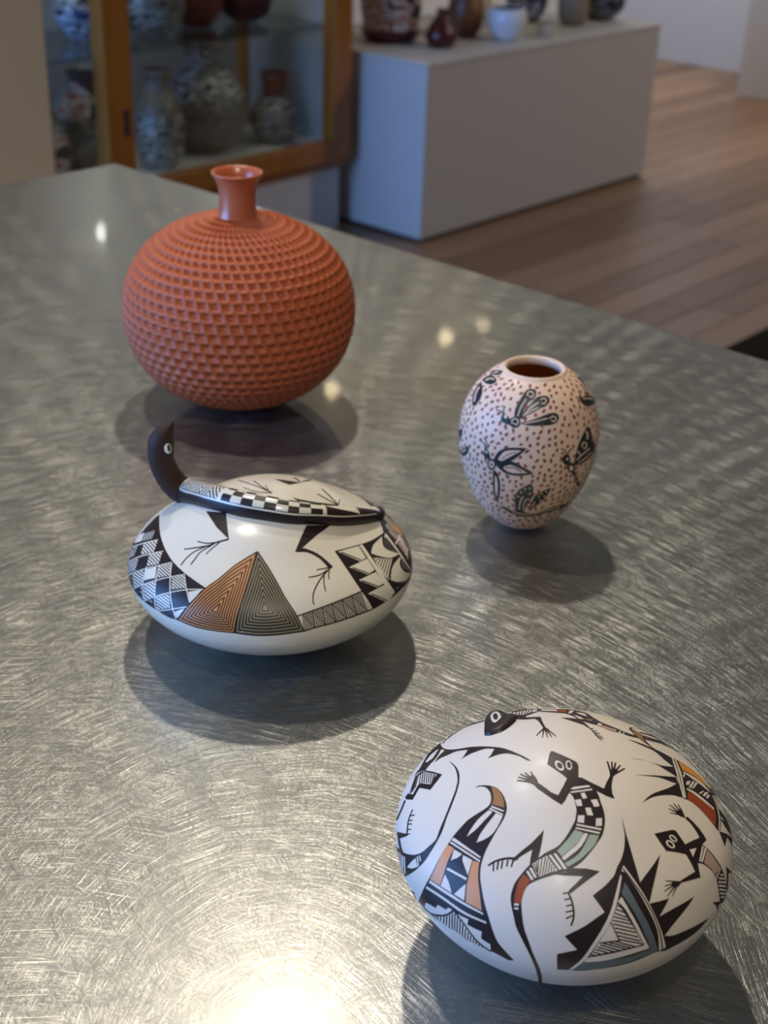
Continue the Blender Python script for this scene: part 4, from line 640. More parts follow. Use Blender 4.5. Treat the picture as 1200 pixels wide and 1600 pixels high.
     'os1|-1785,-1344 -479,135 -121,31 -122,22 -284,33 -106,18 -112,29 -208,68 -105,30 -568,130 -135,36 -137,49 -65,28 -110,55 44,-278 34,-168 20,-82 47,-154 59,-152 66,-150 70,-143 71,-134 80,-137 175,-270 78,38 205,107 434,197 225,116 343,189 564,335;k2|-1766,-1332 -155,42 -282,82 -178,47 -92,18 -342,42 -78,14 -90,22 -250,81 -86,24 -450,101 -187,46 -103,31 -102,37 -94,42 -98,51 -3,-38 98,-50 95,-42 103,-37 103,-30 280,-68 351,-79 85,-24 249,-80 91,-23 80,-14 341,-41 90,-18 178,-46 281,-81 156,-41;k2|-4358,-655 59,-366 28,-136 35,-128 35,-103 40,-103 44,-102 93,-195 106,-200 131,-212 112,-169 28,14 -112,169 -129,209 -59,108 -92,184 -88,198 -39,101 -34,100 -34,125 -29,133 -59,363;k2|-3676,-2369 67,31 285,148 405,184 337,177 262,148 555,331 -13,28 -643,-381 -342,-187 -255,-128 -321,-143 -288,-148 -67,-30;k2|-1974,-1372 -387,113 -158,41 -81,16 -301,38 -70,13 -79,20 -221,74 -76,22 -563,126 -91,24 -89,28 -81,29 -82,36 -3,-36 84,-36 81,-30 89,-28 91,-24 558,-125 74,-21 221,-74 80,-20 70,-13 301,-39 80,-15 157,-40 387,-111;k2|-4258,-795 54,-314 26,-117 31,-111 65,-177 38,-88 81,-170 93,-175 58,-96 155,-241 26,15 -98,150 -112,184 -91,172 -80,168 -37,86 -64,173 -30,108 -46,227 -34,200;k2|-3658,-2283 308,157 358,160 222,113 150,81 225,129 423,253 -14,29 -492,-294 -304,-168 -222,-113 -361,-160 -311,-158;k2|-2181,-1411 -338,99 -137,37 -70,14 -261,36 -60,12 -69,18 -192,66 -66,20 -203,47 -366,78 -144,40 -72,27 -1,-37 72,-26 144,-40 364,-77 200,-48 65,-18 191,-66 70,-19 61,-12 260,-36 69,-14 136,-36 338,-98;k2|-4162,-921 49,-268 23,-99 27,-95 57,-150 102,-221 79,-150 49,-84 134,-210 26,14 -85,132 -96,160 -44,81 -69,138 -66,147 -55,147 -27,92 -22,97 -50,265;k2|-3643,-2198 267,138 245,106 132,61 192,98 131,71 193,112 303,182 -13,30 -368,-221 -259,-144 -256,-129 -314,-137 -271,-137;k2|-2379,-1449 -290,88 -117,32 -60,13 -222,34 -52,11 -58,17 -164,58 -57,17 -116,28 -372,74 -122,30 -61,18 -1,-36 119,-33 375,-75 172,-41 219,-75 60,-17 52,-11 221,-34 59,-12 405,-119;k2|-4073,-1033 44,-227 20,-83 24,-79 22,-63 54,-128 88,-181 38,-70 82,-137 73,-116 25,15 -154,251 -96,186 -55,124 -47,123 -23,78 -20,81 -45,226;k2|-3629,-2117 229,119 323,141 275,140 164,93 260,156 -13,30 -316,-188 -219,-119 -219,-107 -270,-116 -231,-119;k2|-2576,-1486 -339,106 -276,53 -48,14 -137,50 -145,39 -152,31 -158,27 -153,34 0,-35 100,-24 261,-47 146,-32 94,-26 136,-50 49,-15 227,-42 48,-11 337,-105;k2|-3987,-1136 39,-188 17,-69 39,-117 44,-105 49,-101 55,-106 129,-213 25,14 -128,212 -79,154 -46,102 -39,101 -19,63 -17,67 -39,186;k2|-3616,-2035 192,101 269,115 136,65 138,72 306,177 -13,30 -216,-127 -182,-99 -227,-109 -225,-94 -195,-101;k2|-2771,-1519 -271,91 -220,47 -148,53 -116,32 -123,25 -168,25 -81,16 0,-35 82,-16 166,-25 159,-33 74,-23 149,-53 218,-47 270,-91;k2|-3901,-1234 47,-206 31,-92 36,-83 82,-165 104,-173 24,15 -103,172 -62,122 -37,80 -31,80 -16,50 -46,203;k2|-3603,-1953 155,82 216,90 108,50 144,73 210,119 -12,31 -174,-100 -107,-56 -181,-86 -218,-90 -157,-83;k2|-2963,-1548 -205,75 -164,39 -111,42 -88,24 -92,19 -191,26 1,-34 189,-27 118,-25 56,-16 112,-42 163,-39 203,-75;k2|-3817,-1327 27,-116 23,-78 52,-123 48,-92 79,-134 24,15 -78,132 -74,151 -35,95 -37,153;k2|-3590,-1870 119,63 216,90 81,37 107,55 105,57 -13,31 -211,-112 -135,-61 -164,-66 -121,-64;k2|-3152,-1570 -141,57 -109,29 -74,29 -80,21 -173,23 1,-34 130,-15 78,-17 112,-40 108,-29 139,-56;k2|-3732,-1415 35,-134 55,-121 67,-117 24,16 -55,93 -48,99 -23,62 -27,107;k2|-3576,-1786 82,44 198,81 145,72 -13,31 -143,-72 -200,-81 -85,-45;k2|-3340,-1583 -77,35 -55,15 -47,19 -41,10 -85,9 2,-34 71,-7 48,-10 46,-19 54,-16 76,-33;k2|-3648,-1500 25,-86 24,-50 37,-66 24,15 -37,65 -22,47 -23,81;k2|-3563,-1702 47,26 90,34 87,40 -12,31 -87,-39 -91,-35 -50,-27'),
    ('liz', 'painted_olive_pyramid', 'olive triangle filled with nested black triangles',
     'ol1|-1763,-1370 -89,-397 -60,-244 -62,-233 -101,-337 -29,-121 -30,-180 -41,-365 -69,-445 -206,123 -191,123 -115,81 -172,134 -109,92 -101,93 -97,99 -48,54 -88,108 -111,148 -79,119 -85,140 333,180 373,176 396,205 235,130 509,296;k2|-1776,-1346 -111,-485 -41,-165 -65,-244 -107,-360 -23,-98 -30,-181 -41,-364 -60,-375 -12,-89 39,-10 11,88 60,378 41,365 29,180 24,97 107,361 65,245 41,166 109,483;k2|-2218,-3686 -255,154 -188,123 -161,118 -149,121 -71,61 -129,122 -69,74 -123,149 -102,137 -67,98 -107,177 -36,-16 109,-179 68,-100 103,-139 126,-152 70,-75 64,-62 139,-125 75,-62 155,-119 85,-61 191,-124 256,-155;k2|-3652,-2404 69,34 202,114 77,40 400,190 253,130 261,140 652,379 -16,35 -562,-327 -264,-145 -339,-176 -403,-191 -284,-154 -69,-33;k2|-1885,-1489 -78,-347 -56,-231 -57,-215 -93,-317 -21,-88 -27,-160 -38,-321 -73,-405 39,-11 72,407 38,324 27,158 20,86 93,318 58,217 55,231 78,347;k2|-2280,-3554 -222,137 -163,109 -140,104 -190,160 -112,107 -61,64 -108,129 -89,119 -59,85 -96,155 -33,-17 97,-156 60,-87 91,-120 110,-132 117,-120 121,-109 199,-159 74,-53 164,-111 224,-138;k2|-3531,-2437 300,173 428,208 300,157 156,86 501,293 -17,35 -428,-251 -227,-127 -376,-195 -356,-171 -303,-173;k2|-1994,-1632 -116,-506 -48,-186 -80,-274 -18,-76 -23,-139 -36,-280 -70,-350 38,-11 69,351 36,283 23,138 18,74 80,275 49,188 48,201 67,305;k2|-2337,-3426 -191,122 -140,95 -119,90 -163,138 -96,92 -52,55 -93,110 -78,102 -51,72 -85,134 -31,-17 86,-135 52,-74 78,-103 95,-113 100,-103 104,-93 171,-138 203,-143 192,-122;k2|-3414,-2467 198,123 58,33 307,150 258,133 133,71 196,111 310,184 -17,34 -309,-182 -196,-112 -392,-203 -309,-152 -59,-33 -200,-123;k2|-2098,-1770 -98,-434 -40,-159 -68,-234 -15,-64 -20,-120 -32,-240 -66,-300 37,-12 66,302 32,243 20,118 15,64 68,234 41,160 97,436;k2|-2389,-3305 -163,107 -117,82 -101,77 -138,117 -82,78 -44,47 -79,93 -110,147 -75,115 -30,-17 75,-117 112,-149 81,-96 85,-87 88,-80 145,-117 111,-82 224,-148;k2|-3306,-2494 169,110 49,29 539,272 168,92 171,100 152,91 -17,35 -267,-158 -166,-94 -334,-172 -265,-132 -51,-29 -170,-110;k2|-2201,-1907 -80,-363 -100,-378 -46,-301 -59,-251 37,-12 59,254 46,301 100,379 80,364;k2|-2438,-3184 -233,159 -82,65 -114,97 -104,103 -65,76 -92,121 -64,97 -30,-18 65,-98 93,-123 68,-79 70,-72 73,-66 119,-98 92,-68 186,-126;k2|-3199,-2518 103,71 79,49 494,252 138,77 224,132 -17,34 -224,-131 -137,-77 -498,-253 -81,-50 -104,-71;k2|-2303,-2044 -62,-290 -78,-301 -38,-240 -51,-204 36,-13 52,207 37,241 79,302 62,292;k2|-2484,-3064 -149,103 -72,54 -92,77 -57,51 -54,56 -52,60 -73,95 -54,80 -29,-18 54,-81 75,-97 54,-63 56,-57 58,-53 94,-78 73,-55 149,-104;k2|-3094,-2539 84,59 63,41 432,221 252,144 -18,35 -288,-165 -398,-202 -65,-41 -84,-60;k2|-2403,-2177 -44,-220 -58,-224 -29,-180 -42,-157 36,-13 42,160 29,181 53,199 50,247;k2|-2528,-2944 -167,121 -110,96 -41,41 -56,67 -80,112 -29,-19 43,-65 57,-72 40,-46 42,-43 113,-98 169,-123;k2|-2989,-2559 113,79 323,165 190,107 -18,35 -218,-123 -297,-151 -116,-80;k2|-2500,-2308 -29,-150 -37,-148 -20,-121 -31,-110 36,-13 31,113 20,121 34,132 32,169;k2|-2569,-2823 -115,85 -73,64 -63,70 -58,79 -29,-20 60,-81 67,-74 75,-66 116,-86;k2|-2884,-2577 64,47 30,18 199,101 131,73 -18,34 -130,-72 -201,-102 -33,-20 -65,-47;k2|-2595,-2435 -43,-216 -18,-64 35,-13 19,66 44,219;k2|-2608,-2701 -56,42 -44,38 -36,40 -29,40 -29,-20 31,-42 39,-45 47,-40 57,-42;k2|-2779,-2593 54,38 171,90 -19,33 -172,-90 -57,-40'),
    ('liz', 'painted_front_leg', 'black painted front leg with branching toes',
     'k1|-1518,841 33,-168 40,-156 45,-145 51,-138 -481,-587 -129,-159 59,321 57,259 143,359 132,303;k1|-1941,-475 -230,225 -53,42 -96,68 -49,51 -66,92 -81,127 -82,139 -118,215 -25,-33 116,-217 81,-140 80,-129 68,-96 50,-54 98,-71 50,-41 225,-227;k1|-2173,-259 -93,138 -27,49 -23,50 -31,101 -13,71 -17,137 -31,-19 18,-137 14,-73 15,-56 17,-50 24,-52 29,-50 94,-139;k1|-2374,-94 -191,153 -56,41 -51,31 -54,24 -51,16 -50,10 -96,11 -62,1 -62,-4 -92,-10 -5,-44 152,14 61,-1 93,-9 49,-9 50,-15 52,-23 49,-30 56,-39 191,-150;k1|-2247,-224 -188,103 -112,54 -46,17 -60,8 -56,-4 -103,-18 -191,-17 -4,-42 191,17 103,19 53,5 56,-8 44,-15 53,-24 246,-128;k1|-2110,-339 -244,64 -217,38 -8,-36 217,-38 243,-62'),
    ('liz', 'painted_hind_leg', 'black painted hind leg with branching toes',
     'k1|-256,-1582 112,-63 176,-89 188,-81 134,-50 -166,-30 -159,-26 -299,-37 -236,-38 -151,-20 -221,-24 -175,34 727,385;k1|-1030,-1991 99,-8 61,-11 55,-27 37,-35 38,-45 75,-106 63,-103 27,-55 20,-55 29,-109 24,-109 26,-201 -67,-25 -60,6 -9,38 -5,190 -4,69 -12,60 -18,56 -46,108 -28,51 -61,89 -44,44 -50,38 -131,85 -10,28;k1|-477,-2840 -114,31 -136,41 -197,75 -17,-25 195,-79 247,-78;k1|-510,-2839 -205,-10 -86,-2 -80,3 -68,6 -71,18 -70,26 -154,73 -19,-27 154,-76 72,-27 76,-20 72,-8 82,-3 87,1 205,9;k1|-614,-2838 -288,-66 -158,-43 -68,-23 -130,-50 -115,-54 -50,-27 -63,-43 -51,-46 -73,-81 -21,-50 -5,-38 33,-6 5,35 19,44 28,34 40,41 49,44 60,40 47,25 113,52 193,71 155,40 287,65;k1|-878,-2918 -96,-91 -54,-60 -37,-52 -88,-148 29,-11 88,147 35,49 53,58 96,89;k1|-642,-2878 -54,-37 -66,-53 -50,-64 -33,-52 29,-10 33,50 48,60 61,48 54,36'),
    ('liz', 'painted_zigzag_band', 'narrow band of zigzag hatching',
     'w1|-2162,-3298 288,-106 216,-71 263,-76 216,-55 221,-47 232,-41 244,-35 261,-30 72,-165 23,-66 45,-187 17,-59 18,-48 -299,34 -267,40 -229,44 -293,68 -209,60 -206,70 -680,264 24,174 34,190;k2|-2171,-3318 283,-104 222,-73 262,-77 291,-72 149,-30 160,-28 174,-27 250,-31 180,-18 6,33 -259,26 -259,35 -245,41 -224,48 -215,54 -261,77 -221,72 -283,104;k2|-51,-4266 -290,31 -273,40 -229,43 -219,50 -213,58 -204,65 -202,75 -543,217 -9,-35 679,-266 208,-71 210,-59 294,-70 232,-44 276,-39 292,-31;k2|-219,-3765 71,-226 25,-122 18,-67 34,-103 49,-1 -35,103 -19,67 -27,125 -72,231;k2|-2042,-3359 -119,-194 -75,-138 22,-14 75,138 119,194;k2|-2030,-3432 -81,-136 -77,-143 23,-15 76,144 81,136;k2|-2016,-3506 -84,-147 -40,-79 23,-14 40,79 83,148;k2|-2001,-3580 -91,-172 23,-14 91,173;k2|-1984,-3655 -30,-57 -29,-59 23,-14 29,60 30,57;k2|-1966,-3731 -28,-60 23,-14 28,60;k2|-1921,-3816 -46,185 -52,265 -24,0 51,-266 46,-186;k2|-1895,-3752 -45,188 -34,183 -25,-1 35,-184 44,-188;k2|-1868,-3691 -34,148 -28,146 -24,-1 28,-146 34,-149;k2|-1839,-3632 -45,220 -25,-2 45,-219;k2|-1810,-3573 -15,73 -14,72 -25,-1 14,-73 15,-72;k2|-1779,-3515 -14,72 -25,-1 14,-73;k2|-1771,-3452 -110,-210 -65,-149 24,-12 64,149 109,210;k2|-1756,-3530 -74,-146 -67,-155 24,-13 66,156 74,146;k2|-1739,-3607 -74,-160 -34,-85 24,-12 34,85 74,160;k2|-1719,-3686 -54,-121 -25,-65 25,-12 24,64 54,122;k2|-1698,-3765 -26,-62 -24,-64 25,-13 24,65 25,62;k2|-1674,-3847 -24,-64 25,-12 24,64;k2|-1622,-3935 -60,197 -25,94 -40,187 -25,-2 40,-187 25,-94 60,-198;k2|-1601,-3865 -47,160 -53,233 -25,-2 33,-155 67,-239;k2|-1578,-3798 -42,157 -35,155 -25,-2 34,-155 43,-158;k2|-1552,-3733 -40,156 -16,76 -26,-1 57,-233;k2|-1525,-3668 -20,77 -16,77 -26,-2 17,-77 19,-78;k2|-1497,-3605 -17,77 -26,-2 17,-77;k2|-1492,-3537 -70,-153 -59,-158 -26,-83 25,-11 54,164 31,78 69,152;k2|-1473,-3618 -67,-161 -56,-171 25,-11 27,87 29,84 67,161;k2|-1451,-3700 -51,-130 -43,-138 26,-11 42,138 51,130;k2|-1427,-3782 -24,-66 -42,-138 26,-11 41,138 25,66;k2|-1400,-3866 -21,-68 -19,-70 26,-11 19,71 21,68;k2|-1369,-3952 -19,-70 27,-11 18,71;k2|-1308,-4043 -66,174 -27,83 -47,164 -19,81 -25,-3 19,-81 46,-164 27,-83 66,-175;k2|-1293,-3968 -59,169 -47,163 -20,81 -26,-2 20,-81 47,-164 60,-169;k2|-1274,-3895 -54,165 -43,162 -26,-2 43,-163 54,-165;k2|-1253,-3824 -49,163 -21,81 -26,-3 21,-81 49,-163;k2|-1229,-3754 -24,81 -21,80 -26,-3 21,-80 24,-82;k2|-1203,-3686 -22,81 -26,-3 21,-81;k2|-1202,-3614 -63,-165 -27,-84 -23,-87 -20,-90 27,-10 19,91 23,86 27,85 63,165;k2|-1177,-3697 -60,-174 -24,-91 -20,-94 28,-9 19,94 23,90 60,175;k2|-1150,-3781 -44,-141 -32,-149 27,-9 32,149 43,141;k2|-1120,-3865 -20,-72 -31,-149 27,-9 31,149 20,72;k2|-1086,-3951 -17,-74 -13,-76 28,-9 13,76 16,74;k2|-1047,-4039 -13,-77 28,-9 13,77;k2|-976,-4132 -44,91 -74,173 -30,84 -52,167 -26,-3 25,-84 57,-168 34,-86 84,-179;k2|-967,-4052 -76,173 -30,84 -53,167 -26,-4 25,-83 58,-168 76,-174;k2|-954,-3975 -37,86 -31,84 -53,166 -27,-4 54,-166 67,-170;k2|-938,-3900 -32,84 -55,166 -27,-4 55,-166 32,-84;k2|-918,-3826 -29,83 -27,83 -27,-4 27,-83 29,-84;k2|-895,-3753 -27,82 -27,-4 27,-83;k2|-898,-3679 -55,-175 -22,-89 -17,-92 -11,-95 28,-8 11,95 17,92 21,89 56,175;k2|-867,-3763 -43,-147 -28,-153 -8,-80 29,-8 8,81 11,77 16,75 42,147;k2|-834,-3848 -20,-74 -15,-75 -12,-78 -8,-80 30,-8 7,81 11,77 15,76 20,73;k2|-798,-3934 -25,-153 -7,-80 30,-8 6,81 10,78 15,75;k2|-755,-4021 -10,-77 -6,-81 30,-8 5,81 10,78;k2|-706,-4110 -5,-81 30,-7 5,81;k2|-622,-4202 -56,92 -49,89 -43,86 -37,86 -63,169 -28,-5 64,-169 37,-86 43,-87 49,-89 56,-93;k2|-622,-4119 -49,89 -44,86 -38,86 -65,168 -27,-5 65,-169 38,-85 43,-87 50,-89;k2|-616,-4039 -44,87 -39,85 -66,168 -28,-5 66,-169 39,-85 45,-86;k2|-605,-3961 -40,85 -67,168 -28,-5 68,-168 39,-85;k2|-590,-3884 -36,84 -32,84 -28,-5 32,-84 37,-85;k2|-571,-3808 -33,84 -28,-6 33,-84;k2|-578,-3732 -40,-152 -16,-76 -10,-78 -6,-81 -1,-83 31,-7 0,84 6,80 10,79 15,76 40,152;k2|-541,-3816 -34,-153 -10,-78 -5,-80 0,-84 31,-6 0,83 4,81 10,78 33,153;k2|-500,-3900 -15,-77 -10,-78 -4,-81 1,-83 31,-7 -1,84 4,81 9,79 15,76;k2|-455,-3984 -9,-79 -4,-81 2,-84 32,-6 -2,84 3,81 9,79;k2|-402,-4070 -3,-81 3,-84 32,-6 -4,84 3,81;k2|-342,-4159 4,-84 33,-6 -5,85;k2|-242,-4249 -70,91 -61,88 -53,86 -45,85 -78,167 -29,-6 79,-168 45,-84 53,-87 61,-88 70,-92;k2|-251,-4165 -62,88 -55,86 -46,84 -80,167 -29,-6 80,-167 47,-85 54,-86 63,-88;k2|-254,-4083 -55,85 -48,84 -81,167 -29,-6 82,-167 47,-85 56,-86;k2|-250,-4004 -49,84 -83,166 -29,-6 84,-167 49,-84;k2|-240,-3927 -45,84 -40,83 -29,-7 40,-83 45,-84;k2|-226,-3850 -42,83 -29,-7 41,-83'),
    ('liz', 'painted_leaf_panel', 'black panel with white leaves, wedges and hatching',
     'k1|-105,-2531 202,-38 187,-26 255,-24 175,-11 188,-4 95,2 182,13 113,15 112,20 112,25 112,29 111,32 221,74 156,64 162,75 160,82 283,152 66,-19 108,-12 138,-6 170,7 255,56 -28,-80 47,-45 -35,-93 -67,-109 -52,-98 64,-41 -66,-100 -82,-105 -36,-84 43,-50 -83,-100 -91,-97 -26,-74 30,-55 -99,-96 -102,-92 -17,-65 8,-56 -103,-89 -102,-82 -138,-82 -161,-77 -161,-69 -168,-62 -160,-53 -302,-88 -253,-68 -214,-53 -222,-44 -118,-18 -207,-23 -112,-9 -216,-13 -237,-10 -59,102 -29,61 -53,133 -35,138 -13,67 -14,124 -3,128 9,199 34,308 61,470;w2|-31,-2587 231,-33 161,-18 167,-14 172,-10 -70,-319 -13,-63 -259,-21 -160,190 -191,240;k3|30,-2647 200,-231 167,-182 35,20 -168,181 -201,230;w2|-75,-3084 346,-3 182,5 189,9 -17,-119 -17,-174 -4,-57 -309,-42 -148,140 -180,192;k3|-10,-3142 183,-182 148,-133 33,19 -101,88 -95,89 -136,137;w2|-83,-3488 332,-4 355,8 3,-57 14,-114 23,-112 15,-56 -327,-18 -60,43 -111,87 -102,88 -96,90;k3|-18,-3541 153,-129 169,-125 63,-41 29,18 -62,41 -115,83 -107,85 -100,86;w2|-54,-3884 344,5 371,19 48,-112 31,-56 39,-57 44,-58 57,-60 -326,-86 -101,53 -174,103 -146,100 -128,99;k3|35,-3937 128,-94 71,-48 156,-95 188,-99 25,20 -98,49 -170,96 -145,94 -127,94;w2|739,-2651 115,-9 -53,-384 -12,-124 -6,-123 -1,-182 4,-60 5,-60 18,-119 33,-117 23,-58 28,-59 33,-58 44,-60 53,-61 -215,-82 -50,67 -36,64 -28,62 -24,63 -16,62 -22,123 -8,124 4,126 11,193 12,130 18,133 57,340;w2|1805,-2540 -133,-140 -75,-84 -55,-82 -13,-70 24,-43 51,-42 69,-40 83,-34 86,-29 144,-42 -245,-60 -142,-25 -125,-7 -90,13 -89,25 -82,32 -133,65 -59,35 -47,37 -68,60 113,92 80,59 99,55 104,43 401,143;w2|1983,-2486 -24,-203 -4,-66 -1,-128 9,-124 23,-118 -89,30 -84,32 -77,35 -142,73 -65,39 370,353;k3|1850,-2603 80,-42 47,30 -81,41;k3|1807,-2644 58,-31 61,-30 46,29 -62,30 -59,31;k3|1764,-2684 78,-41 81,-40 46,29 -82,39 -79,41;k3|1723,-2723 129,-69 71,-32 45,29 -71,31 -131,69;k3|1682,-2762 157,-82 84,-38 45,28 -85,38 -159,81;k3|1642,-2800 135,-72 151,-67 44,29 -152,65 -136,72;k3|1603,-2837 155,-83 84,-39 90,-36 45,28 -92,36 -84,38 -157,82;k3|1565,-2874 84,-48 91,-45 96,-43 105,-40 45,28 -107,39 -97,42 -92,45 -84,48;k3|1528,-2910 74,-43 79,-41 173,-76 98,-34 44,28 -99,33 -90,36 -165,79 -74,43;w2|866,-3095 198,-70 165,-50 69,-18 98,-20 164,-24 -296,-209 -140,-107 -70,-56 -157,-137 -52,80 -27,52 -23,58 -11,63 0,55 7,65 12,71 16,72 34,128;k3|860,-3152 72,13 73,14 2,25 -73,-14 -72,-14;k3|858,-3240 111,46 114,47 -12,20 -114,-47 -110,-45;k3|857,-3327 301,158 -19,17 -300,-157;k3|857,-3413 378,222 -22,15 -378,-221;k3|860,-3499 453,286 -25,15 -453,-286;k3|867,-3584 528,352 -28,12 -525,-350;k3|881,-3668 598,416 -30,12 -596,-414;k3|901,-3751 357,262 310,220 -33,11 -309,-219 -356,-261;w2|1986,-3216 -155,-126 -78,-73 -47,-63 -8,-56 20,-53 45,-46 66,-33 153,-16 230,14 283,36 -143,-62 -150,-71 -158,-66 -167,-47 -172,-24 -178,-9 -153,4 -122,11 -121,27 -152,67 139,147 65,61 74,59 79,52 93,47 111,47 356,136;w2|2000,-3216 35,-115 30,-55 36,-53 49,-51 70,-47 101,-42 179,-27 -291,-9 -172,15 -131,23 -111,28 70,129 87,134;k3|1922,-3310 77,-22 39,22 -78,22;k3|1896,-3349 128,-35 41,23 -131,33;k3|1872,-3388 86,-25 97,-21 40,22 -98,21 -88,24;k3|1847,-3427 115,-30 136,-25 42,23 -139,23 -117,30;k3|1825,-3465 94,-25 107,-21 125,-17 43,23 -129,16 -109,20 -95,24;k3|1806,-3503 110,-29 135,-24 172,-15 45,24 -177,13 -137,23 -112,28;k3|1787,-3540 135,-33 168,-25 244,-10 51,26 -254,6 -172,24 -137,32;w2|2002,-2469 -18,-105 -16,-143 -9,-159 1,-78 7,-143 16,-139 19,-71 25,-70 32,-66 47,-58 57,-49 61,-40 73,-26 213,52 -113,17 -93,33 -72,46 -53,57 -41,64 -32,68 -19,72 -13,71 -10,67 -10,144 3,160 6,80 16,145 18,105;og2|3101,-1677 21,-36 41,-39 52,-41 79,-30 112,-11 157,24 -40,-101 -62,-115 -18,-86 60,-39 -121,-191 -64,-94 46,-26 -185,-37 -151,0 -96,35 -67,50 -47,54 -29,61 -21,68 -20,133 -1,51 225,243;pk2|2484,-2257 80,-86 99,-77 59,-34 -269,-142 -117,-59 -15,53 -20,112 -11,116 95,57;pk2|2556,-2648 65,-100 49,-43 58,-40 75,-34 -364,-178 -144,-69 -16,56 -9,58 -6,60 2,125 139,79;w2|2762,-2420 -640,-395 56,-22 676,414;w2|3324,-2590 -426,-215 -628,-348 89,-12 288,159 196,105 337,168 106,99'),
    ('liz', 'painted_far_toes', 'thin branching toes behind the raised lizard',
     'k1|-70,-141 -11,186 0,183 4,100 18,200 17,116 25,134 33,145 71,279 33,118 31,95 -56,-55 -60,-207 -68,-275 -30,-141 -22,-129 -23,-209 -10,-198 0,-181 11,-186;k1|-70,-119 26,233 17,102 21,98 37,128 55,150 68,154 59,122 -60,-45 -56,-117 -62,-148 -52,-145 -35,-127 -21,-98 -17,-102 -26,-232;k1|-78,-28 128,224 75,126 -26,-5 -77,-124 -131,-223;k1|-71,-137 -103,135 -42,63 -39,67 -31,69 -21,64 -12,95 2,107 14,111 36,179 -34,-28 -35,-176 -13,-111 -2,-108 13,-96 21,-67 31,-69 38,-68 41,-64 101,-136;k1|175,-609 68,-81 72,-79 130,-111 180,-143 179,-99 128,-60 139,-54 154,-44 -46,-46 -82,18 -150,44 -138,51 -128,57 -123,61 -212,117 -147,89 -20,208;k1|1248,-1275 23,129 20,92 114,465 42,143 -67,-40 -41,-141 -111,-456 -44,-220;k1|1222,-1247 -47,73 -28,53 -51,115 -41,136 -40,184 -51,-33 38,-184 40,-137 47,-117 27,-54 45,-75;k1|1239,-1289 304,227 -27,12 -304,-221;k1|662,550 22,-60 25,-57 28,-52 66,-97 37,-44 117,-122 128,-109 -289,-52 -172,-16 -33,139 -12,76 10,86 16,93 24,102;k1|1129,37 41,91 129,261 5,61 -16,25 -93,-87 11,-25 -4,-50 -159,-332;k1|1965,462 -332,-222 -160,-66 -132,-40 -119,-30 -62,-69 220,40 124,31 152,56'),
    ('dragon', 'painted_bee', 'dark bee with three scrolled wings',
     't1|-2056,-788 93,66 62,38 68,29 62,13 69,9 437,39 62,-2 65,-16 52,-28 40,-34 38,-71 9,-72 -28,-56 -56,-42 -47,-20 -57,-11 -60,-3 -62,14 -66,23 -69,15 -52,1 -465,-51 -67,110;c2|-1292,-751 46,31 50,21 41,-22 28,-38 -6,-50 -23,-41 -47,-7 -44,10 -6,28 3,36 -32,2 -3,-42 18,-50 63,-17 67,14 36,58 7,69 -38,54 -61,30 -66,-25 -50,-32;c2|-1938,-865 198,55 73,14 75,6 205,3 -1,34 -207,-3 -77,-5 -77,-15 -199,-54;t1|-1967,-951 128,18 84,4 117,-8 190,-18 220,-14 67,-14 63,-26 62,-35 55,-37 44,-35 53,-70 16,-68 -30,-61 -66,-43 -63,-11 -78,3 -80,16 -59,24 -182,106 -129,67 -126,58 -83,23 -140,25 -32,48;c2|-1131,-1137 58,-9 53,-17 13,-44 -7,-44 -46,-19 -52,-1 -25,32 -17,40 -31,-11 20,-44 42,-45 73,-2 64,30 15,64 -24,65 -70,27 -62,9;c2|-1845,-1017 347,-51 81,-21 204,-64 8,31 -205,65 -84,22 -350,53;t1|-1880,-982 276,-78 70,-24 66,-29 232,-119 -27,-34 -45,-21 -50,10 -66,19 -72,27 -72,30 -64,32 -72,45 -70,52 -60,51;c2|-1780,-1045 249,-103 187,-93 10,26 -188,93 -251,105;t1|-2063,-1025 162,-156 68,-57 65,-51 64,-43 133,-77 131,-69 240,-107 66,-34 68,-45 55,-47 36,-47 14,-69 -25,-60 -58,-43 -86,-19 -68,9 -77,25 -82,41 -63,40 -71,51 -73,59 -132,120 -109,114 -49,58 -45,58 -39,58 -43,78 -35,82 -27,74;c2|-1284,-1721 70,-4 70,-14 30,-46 8,-47 -39,-24 -51,-5 -36,38 -29,48 -31,-10 32,-53 57,-54 77,5 56,38 -9,69 -49,66 -87,21 -74,5;c2|-1989,-1180 102,-97 73,-64 77,-65 140,-105 153,-98 112,-62 12,28 -111,62 -75,45 -140,98 -151,122 -72,64 -102,97;t1|-2022,-1040 -36,-19 -42,-7 -43,8 -43,21 -40,34 -32,44 -23,50 -12,54 1,53 11,48 23,40 32,29 38,17 41,2 42,-10 41,-23 36,-34 30,-42 21,-47 11,-51 2,-50 -10,-46 -19,-40;c2|-2193,-822 29,35 33,22 47,-25 38,-42 2,-61 -17,-51 -52,-4 -46,17 2,32 11,45 -34,18 -12,-52 10,-70 72,-31 72,10 29,73 -6,86 -52,64 -67,34 -53,-29 -33,-38;t1|-2322,-370 98,41 49,4 55,-44 33,-72 -1,-59 -14,-68 -22,-67 -37,-67 -81,-116 -39,72 -37,102 -8,92 1,102;c2|-2119,-529 -14,-7 -14,-2 -14,2 -12,6 -11,10 -8,13 -5,31 3,16 7,15 21,23 14,6 14,2 14,-2 12,-7 11,-9 7,-13 5,-31 -9,-31 -10,-12;t1|-2218,-429 105,59 48,61 6,96 -18,180 -34,-6 16,-175 -5,-72 -35,-39 -101,-51;t1|-2098,-446 66,101 32,36 55,-12 58,2 -17,91 -28,80 -28,-17 43,-136 -23,23 -67,13 -49,-45 -72,-102'),
    ('dragon', 'painted_dragonfly', 'dark dragonfly with two pointed wings',
